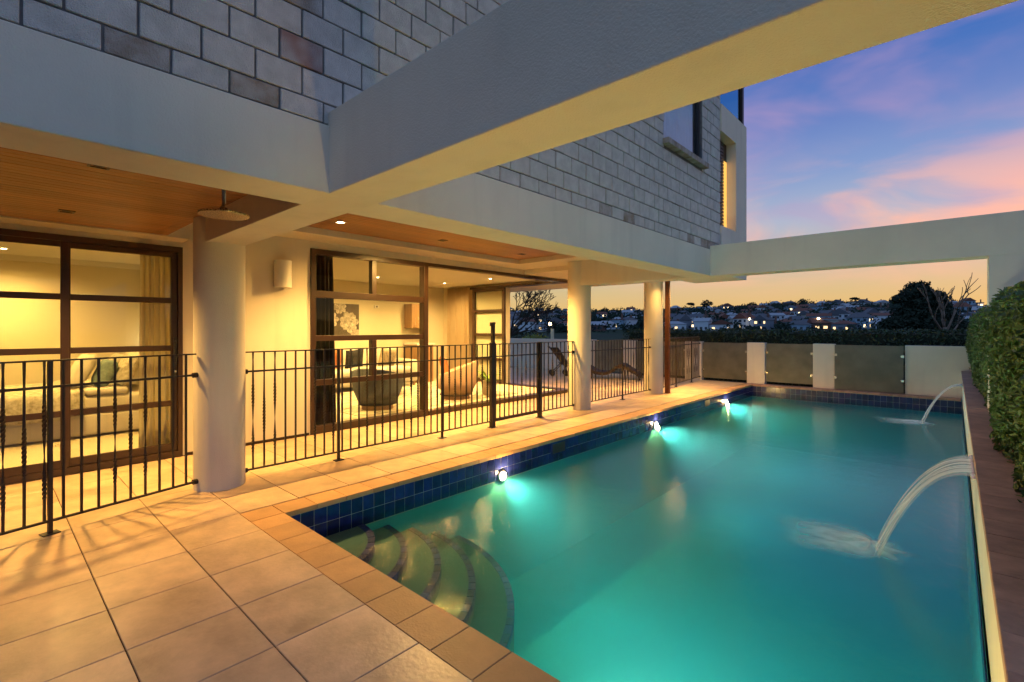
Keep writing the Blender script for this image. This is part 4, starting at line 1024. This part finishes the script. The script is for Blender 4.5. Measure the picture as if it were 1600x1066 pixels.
dark_f = mat('charcoal_fabric', (.035, .035, .04), .95, .2, var=.2, vscale=20)
def drape_mat(name, col):
    m = bpy.data.materials.new(name); m.use_nodes = True; N = m.node_tree.nodes; L = m.node_tree.links; N.clear(); out = N.new('ShaderNodeOutputMaterial')
    tc = N.new('ShaderNodeTexCoord'); nz = N.new('ShaderNodeTexNoise'); nz.inputs['Scale'].default_value = 5; L.new(tc.outputs['Object'], nz.inputs['Vector'])
    mx = N.new('ShaderNodeMix'); mx.data_type = 'RGBA'; L.new(nz.outputs['Fac'], mx.inputs[0]); mx.inputs[6].default_value = (*[c*.9 for c in col], 1); mx.inputs[7].default_value = (*col, 1)
    d = N.new('ShaderNodeBsdfDiffuse'); t = N.new('ShaderNodeBsdfTranslucent'); L.new(mx.outputs[2], d.inputs[0]); L.new(mx.outputs[2], t.inputs[0])
    a = N.new('ShaderNodeMixShader'); a.inputs[0].default_value = .55; L.new(d.outputs[0], a.inputs[1]); L.new(t.outputs[0], a.inputs[2]); L.new(a.outputs[0], out.inputs[0]); return m
drape = drape_mat('cream_drape', (.72, .58, .36)); sheer = drape_mat('gold_drape', (.97, .90, .68))
navy_d = mat('dark_drape', (.030, .024, .022), .9, .3, var=.3, vscale=6)
oak = mat('oak_veneer', (.36, .21, .10), .45, .5, var=.2, vscale=3, stretch=(8, 8, .6))

# ---- bedroom
bed = thing('bed', 'wide bed with cream skirted base and patterned duvet behind the sliding door', 'bed', (-9.3, .5, ZF))
def wb_(nm, mt, *b, par=bed, r=.05): return rbox(nm, mt, par, *b, r=r, world=True)
by0, by1, bx0, bx1 = -.75, 1.72, -10.2, -8.5
wb_('bed_base', linen, bx0, bx1, by0, by1, ZF+.03, .36, r=.03); wb_('mattress', linen, bx0-.0, bx1+.01, by0, by1, .365, .61, r=.06)
wb_('headboard', linen, bx0-.1, bx1+.1, by1+.02, by1+.14, ZF, 1.16, r=.05)
def duvet():
    vs = []; fs = []; n1, n2 = 36, 30
    for j in range(n2+1):
        for i in range(n1+1):
            s = i/n1; t = j/n2; yy = by0-.06 + (by1-.75-by0)*t; x = bx0 + (bx1-bx0+.36)*s
            over = max(0, x-(bx1+.02)); z = .665 - max(0, over-.0)*.98 if over > 0 else .665; x2 = min(x, bx1+.045+over*.12)
            nz_ = noise.noise(Vector((x*3.2, yy*2.4, 1)))*.03 + noise.noise(Vector((x*8, yy*6, 4)))*.010
            vs.append((x2+(nz_ if over > 0 else 0), yy, z+(nz_ if over <= 0 else 0) + (.05*math.exp(-((t-.97)/.05)**2))))
    for j in range(n2):
        for i in range(n1): a = j*(n1+1)+i; fs.append((a, a+1, a+n1+2, a+n1+1))
    o = MB().add(vs, fs).build('duvet', print_m, bed, smooth=True); md = o.modifiers.new('thick', 'SOLIDIFY'); md.thickness = .05; md.offset = -1
duvet()
wb_('bed_sheet', linen, bx0+.02, bx1+.03, by1-.80, by1-.35, .612, .70, r=.035)
for i, (lab, y, x, w, h, mt, tl) in enumerate((('cream pillow leaning nearest the door side of the bed head', 1.50, -8.95, .62, .50, linen, -.35), ('large cream pillow at the back of the bed head', 1.60, -9.65, .66, .52, linen, -.25), ('flower printed pillow in front at the bed head', 1.40, -8.80, .56, .46, print_m, -.42),
        ('teal velvet cushion in the middle of the pillows', 1.16, -8.80, .36, .40, teal_f, -.40), ('pale linen cushion at the front of the pillows', .92, -8.90, .50, .50, linen, -.48), ('flower printed pillow on the far side of the bed', 1.38, -9.5, .58, .46, print_m, -.4))):
    cushion(lab, (x, y, .70+h*.46), (tl, 0, random.uniform(-.08, .08)), w, h, .19, mt, 'pillow', 'pillows on the bed')
bt = thing('bedside_table', 'small oak bedside table in the bedroom corner', 'table', (-10.1, 2.0, ZF))
rbox('table_top', oak, bt, -10.36, -9.9, 1.9, 2.18, .56, .60, r=.01, world=True); rbox('drawer_box', oak, bt, -10.34, -9.92, 1.92, 2.17, .30, .558, r=.008, world=True)
for a, b in ((-10.33, 1.93), (-9.96, 1.93), (-10.33, 2.13), (-9.96, 2.13)): MB().box(a, a+.03, b, b+.03, ZF, .302).build('leg', oak, bt)
lpx = thing('bedside_lamp', 'bedside lamp with glowing white drum shade', 'lamp', (-10.12, 2.02, .60))
MB().lathe([(.08, 0), (.08, .02), (.02, .03), (.03, .15), (.05, .25), (.02, .38), (.012, .52)], (-10.12, 2.02, .60), 20).build('lamp_base', white_sh, lpx, smooth=True)
MB().lathe([(.15, .50), (.13, .80), (.127, .80), (.147, .50)], (-10.12, 2.02, .60), 28).build('lamp_shade', mat('glowing_shade', (.9, .85, .7), .8, emit=(1, .84, .52), estr=1.6), lpx, smooth=True)
tag(curtain_mesh((XW-.28, 1.25), (XW-.26, 1.56), ZF+.01, 2.50, 5, .035, .1).build('curtain', sheer, smooth=True), 'pleated gold curtain drawn aside inside the bedroom door', 'curtain')

# ---- living room
def tub_chair(label, loc, rz, mt, hb_=.76, grp='tub chairs in the living room'):
    c = thing('tub_chair', label, 'chair', loc, rz, grp); n = 40; vs = []; fs = []
    prof = []
    for i in range(n+1):
        a = -2.25 + 4.5*i/n; f = (math.cos(a)+1)/2; top = .47+(hb_-.47)*f**1.1   # a = 0 at the back (-Y)
        for rr, z in ((.32, .10), (.43, .36), (.47, top-.02), (.455, top+.01), (.415, top-.005), (.38, .42), (.36, .34)):
            vs.append((rr*math.sin(a), -rr*math.cos(a), z))
    k = 7
    for i in range(n):
        for j in range(k): fs.append((i*k+j, i*k+(j+1) % k, (i+1)*k+(j+1) % k, (i+1)*k+j))
    fs += [tuple(range(k)), tuple(range(n*k+k-1, n*k-1, -1))]
    put('shell', MB().add(vs, fs).mesh('shell', mt, True), c, world=False)
    put('seat_cushion', MB().lathe([(.001, .18), (.30, .18), (.37, .24), (.39, .40), (.36, .455), (.001, .47)], n=36).mesh('seat_cushion', mt, True), c, world=False)
    put('swivel_base', MB().lathe([(.001, 0), (.27, 0), (.28, .02), (.27, .10), (.30, .19), (.001, .19)], n=32).mesh('swivel_base', oak, True), c, world=False)
    put('piping', MB().lathe([(.335, .098), (.342, .105), (.335, .112)], n=32).mesh('piping', dark_f, True), c, world=False)
    return c
ch = tub_chair('grey tub chair with its back to the living room window', (-7.72, 4.84, ZF), math.atan2(.67, .74)*0 + .62, grey_f)
ch2 = tub_chair('blush tub chair beside the open living room doorway', (-7.62, 6.62, ZF), 2.30, blush_f, .80)
cushion('rust cushion tucked in the blush tub chair', (-7.78, 6.45, .72), (-.3, .2, 2.3), .42, .42, .14, rust_f)
sofa = thing('sofa', 'long cream sofa against the back wall of the living room', 'sofa', (-10.6, 6, ZF))
def sb(nm, *b, mt=linen, r=.06): return rbox(nm, mt, sofa, *b, r=r, world=True)
sb('sofa_base', -11.1, -10.2, 4.7, 7.4, .15, .38); sb('backrest', -11.15, -10.88, 4.7, 7.4, .38, 1.0, r=.09); sb('armrest', -11.1, -10.2, 4.52, 4.72, .15, .72); sb('armrest', -11.1, -10.2, 7.38, 7.58, .15, .72)
for y0 in (4.74, 6.06): sb('seat_cushion', -10.86, -10.16, y0, y0+1.3, .38, .56, r=.07)
for a in (-11.05, -10.3):
    for b in (4.6, 7.48): MB().box(a, a+.05, b, b+.05, ZF, .152).build('leg', oak, sofa)
cushion('rust cushion on the cream sofa', (-10.55, 5.42, .80), (-.3, 0, -1.57), .5, .5, .17, rust_f)
cushion('charcoal cushion on the cream sofa', (-10.55, 5.98, .79), (-.3, .1, -1.57), .48, .48, .16, dark_f)
cushion('pale cushion at the far end of the cream sofa', (-10.55, 6.9, .79), (-.3, -.05, -1.57), .5, .48, .16, sand_f)
tb = thing('coffee_table', 'round pale coffee table in front of the sofa', 'table', (-9.2, 6.0, ZF))
MB().lathe([(.001, .42), (.42, .42), (.44, .435), (.42, .45), (.001, .45)], (-9.2, 6.0, 0), 36).build('table_top', oak, tb, smooth=True, sharp=40)
for a in range(3): MB().tube([(-9.2+.34*math.cos(2.1*a), 6+.34*math.sin(2.1*a), ZF), (-9.2+.2*math.cos(2.1*a), 6+.2*math.sin(2.1*a), .42)], .018, 8).build('leg', oak, tb)
vs_ = thing('vase', 'white vase of bare twigs on the coffee table', 'vase', (-9.2, 6.05, .45))
MB().lathe([(.05, 0), (.07, .05), (.075, .12), (.04, .2), (.035, .24)], (-9.2, 6.05, .451), 20).build('vase_body', white_sh, vs_, smooth=True)
m = MB(); rn = random.Random(3)
for i in range(6): branch(m, Vector((-9.2, 6.05, .67)), Vector((rn.gauss(0, .4), rn.gauss(0, .4), 1)).normalized(), .22, .004, 1, rn, .5, minr=.002)
m.build('twigs', bark, vs_)
rug_m = mat('patterned_rug', (.66, .60, .46), .98, .1, col2=(.50, .43, .30), vscale=3, bump=.5, bscale=150)
rug = thing('rug', 'pale rug with thin dark lattice lines on the living room floor', 'rug', (-8.9, 6, ZF)); MB().box(-10.2, -7.25, 4.2, 8.1, ZF, ZF+.012).build('rug_pile', rug_m, rug)
m = MB()
for i in range(-9, 10):
    for sgn in (1, -1):
        cx = -8.72 + i*.42; pts = []
        for t in range(-19, 20):
            y_ = 6.15+t*.1; x_ = cx+sgn*t*.062
            if -10.15 < x_ < -7.3: pts.append((x_+.012*math.sin(t*2.1), y_))
        for (xa, ya), (xb, yb) in zip(pts, pts[1:]): m.add([(xa-.008, ya, ZF+.0135), (xa+.008, ya, ZF+.0135), (xb+.008, yb, ZF+.0135), (xb-.008, yb, ZF+.0135)], [(0, 1, 2, 3)])
m.build('rug_lines', dark_f, rug)
tag(curtain_mesh((XW-.26, 3.24), (XW-.24, 3.60), ZF+.01, 2.60, 6, .05, .25).build('curtain', navy_d, smooth=True), 'dark navy curtain gathered at the left of the living room window', 'curtain')
tag(curtain_mesh((-10.85, 9.08), (-9.95, 9.10), ZF+.01, 2.66, 11, .045).build('curtain', drape, smooth=True), 'cream pleated curtain at the far corner of the living room', 'curtain')
# print of a flower, petal by petal
pt = thing('wall_print', 'square grey flower print on the living room back wall', 'picture', (-11.19, 5.75, 1.3))
MB().box(-11.198, -11.17, 5.32, 6.22, 1.32, 2.12).build('canvas', mat('print_ground', (.10, .085, .07), .9, .2, var=.2), pt)
pet_m = mat('printed_petal', (.62, .56, .46), .9, .2, col2=(.22, .19, .15), vscale=14, detail=3, obj_var=.2)
rn = random.Random(12)
def petal(cy_, cz_, a, ln, wd, dx):
    n = 8; vs = []; fs = []
    for i in range(n+1):
        t = i/n; w = wd*math.sin(math.pi*min(1, .08+t*.92))**.6*(.4+.6*t)
        for s in (-1, 0, 1):
            q = t*ln; yy = cy_ + q*math.cos(a) - s*w*math.sin(a); zz = cz_ + q*math.sin(a) + s*w*math.cos(a)
            vs.append((-11.168+dx+.006*(1-abs(s)), min(6.215, max(5.325, yy)), min(2.115, max(1.325, zz))))
    for i in range(n):
        for s in range(2): b = i*3+s; fs.append((b, b+1, b+4, b+3))
    MB().add(vs, fs).build('petal', pet_m, pt, smooth=True)
for cy_, cz_, sc_ in ((5.95, 1.68, 1.0), (5.45, 1.72, .8), (5.7, 2.05, .7), (6.1, 1.36, .6)):
    k_ = 0
    for ring, cnt in ((.26, 9), (.18, 8), (.10, 6)):
        for i in range(cnt): k_ += 1; petal(cy_, cz_, 2*math.pi*i/cnt+rn.uniform(-.2, .2), ring*sc_*rn.uniform(.85, 1.15), ring*.42*sc_, .0006*k_)
pt.location.y += .24
# kitchen joinery
kc = thing('kitchen_cabinet', 'oak kitchen cabinets with pale benchtop at the back of the living room', 'cabinet', (-10.95, 8.1, ZF))
MB().box(-11.2, -10.85, 7.85, 8.40, 1.52, 2.18).build('upper_cupboard', oak, kc, bevel=.004); MB().box(-11.2, -10.62, 7.85, 8.40, ZF, 1.06).build('lower_cupboard', oak, kc, bevel=.004)
MB().box(-11.2, -10.58, 7.81, 8.44, 1.062, 1.11).build('benchtop', white_sh, kc, bevel=.003)
for yy in (7.95, 8.05): MB().tube([(-10.83, yy, 1.56), (-10.815, yy, 1.58), (-10.815, yy, 1.80), (-10.83, yy, 1.82)], .006, 6).build('cupboard_handle', chrome, kc)
al = thing('smoke_alarm', 'small square sensor high on the living room back wall', 'sensor', (-11.19, 7.0, 2.05)); MB().box(-11.2, -11.16, 6.9, 7.04, 2.04, 2.12).build('sensor_body', white_sh, al, bevel=.008); MB().box(-11.161, -11.157, 6.95, 6.99, 2.06, 2.10).build('sensor_lens', black_pl, al)
# potted plant near the doorway
pp = at_depth(764, 10.6, ZF); po = thing('potted_plant', 'lime green leafy plant in a pale pot by the doorway', 'plant', pp)
MB().lathe([(.11, 0), (.15, .05), (.17, .30), (.16, .31), (.15, .27), (.001, .26)], pp, 24).build('pot', mat('pale_pot', (.5, .42, .3), .7, .3, var=.1), po, smooth=True)
rn = random.Random(8); plant_m = mat('bright_leaf', (.28, .42, .05), .45, .5, col2=(.16, .30, .04), vscale=9)
for i in range(17):
    a = rn.uniform(0, 6.28); e = rn.uniform(.35, 1.25); ln = rn.uniform(.22, .42); base = pp + Vector((rn.uniform(-.06, .06), rn.uniform(-.06, .06), .30)); d = Vector((math.cos(a)*math.cos(e), math.sin(a)*math.cos(e), math.sin(e))); sd = d.cross(Vector((0, 0, 1))).normalized(); vs = []; fs = []; n = 7
    for j in range(n+1):
        t = j/n; c = base + d*ln*t*1.15 + Vector((0, 0, -.22*ln*t*t*2)); w = .075*math.sin(math.pi*min(1, max(0, (t-.25)/.75)))**.7 + .004
        vs += [c-sd*w+Vector((0, 0, .012)), c, c+sd*w+Vector((0, 0, .012))]
    for j in range(n):
        for s in range(2): b = j*3+s; fs.append((b, b+1, b+4, b+3))
    MB().add(vs, fs).build('leaf', plant_m, po, smooth=True)

# ================================================================== terrace furniture
# wave shaped lounger
A_ = at_depth(925, 14.9); B_ = at_depth(1002, 14.35)
dv = Vector((B_.x-A_.x, B_.y-A_.y, 0)); lg = thing('sun_lounger', 'dark wicker wave shaped sun lounger on the terrace between two columns', 'lounger', (A_.x, A_.y, 0), math.atan2(dv.y, dv.x)); LL = dv.length
def wave(s): # height of the lying surface along the lounger
    return .20 + .30*math.exp(-((s-.62)/.20)**2) + .50*max(0, (.10-s))**1.0*1.6 + .04*math.cos(s*6)
n = 30; vs = []; fs = []
for i in range(n+1):
    s = -.28 + 1.26*i/n; z = wave(s) if s < .93 else wave(.93)-(s-.93)*2.4
    for yy in (-.33, .33):
        for dz in (0, -.10): vs.append((s*LL, yy, z+dz))
for i in range(n): b = 4*i; fs += [(b, b+2, b+6, b+4), (b+1, b+5, b+7, b+3), (b, b+4, b+5, b+1), (b+2, b+3, b+7, b+6)]
fs += [(0, 1, 3, 2), (4*n, 4*n+2, 4*n+3, 4*n+1)]
put('woven_bed', MB().add(vs, fs).mesh('woven_bed', wicker), lg, world=False)
for s, lean in ((.03, .0), (.68, .05), (.96, .06)):
    for yy in (-.29, .29): put('leg', MB().tube([(s*LL, yy, max(.1, wave(s) if s < .93 else .22)-.04), (s*LL+lean, yy, 0.0)], .02, 8).mesh('leg', wicker, True), lg, world=False)
# folded-back stroller
q = at_depth(874, 15.6); stt = thing('stroller', 'black folding stroller parked by the white terrace wall', 'stroller', (q.x, q.y, 0), YAW)
def S_(nm, mb, mt=black_pl, smooth=True, par=stt): return put(nm, mb.mesh(nm, mt, smooth), par, world=False)
seat = MB(); vs = []; fs = []
P = [(-.32, .90), (-.05, .90), (.28, .40), (.20, .28), (.10, .34)]
for yy in (-.2, .2): vs += [(x_, yy, z_) for x_, z_ in P]
fs = [tuple(range(5)), tuple(range(9, 4, -1))] + [(i, (i+1) % 5, 5+(i+1) % 5, 5+i) for i in range(5)]
S_('seat_back', seat.add(vs, fs), dark_f, False)
S_('canopy', MB().tube([(-.34, -.21, .92), (-.34, .21, .92)], .03, 8))
for yy in (-.21, .21): S_('side_frame', MB().tube([(-.02, yy, .42), (.24, yy, .30), (.30, yy, .55)], .014, 8)); S_('front_leg', MB().tube([(.05, yy, .38), (-.22, yy, .10)], .016, 8)); S_('rear_leg', MB().tube([(.24, yy, .40), (.20, yy, .09)], .016, 8))
for wx in (-.24, .20):
    for yy in (-.22, .22):
        mb = MB().lathe([(.05, -.016), (.075, -.018), (.088, -.01), (.088, .01), (.075, .018), (.05, .016)], n=22); mb.v = [(wx+a, yy+c_, .09+b) for a, b, c_ in mb.v]; w_ = S_('wheel', mb)
        mb = MB().lathe([(.001, -.01), (.045, -.01), (.045, .01), (.001, .01)], n=16); mb.v = [(wx+a, yy+c_, .09+b) for a, b, c_ in mb.v]; S_('hub', mb, chrome, par=w_)
S_('axle', MB().tube([(-.24, -.22, .09), (-.24, .22, .09)], .01, 6)); S_('axle', MB().tube([(.20, -.22, .09), (.20, .22, .09)], .01, 6))
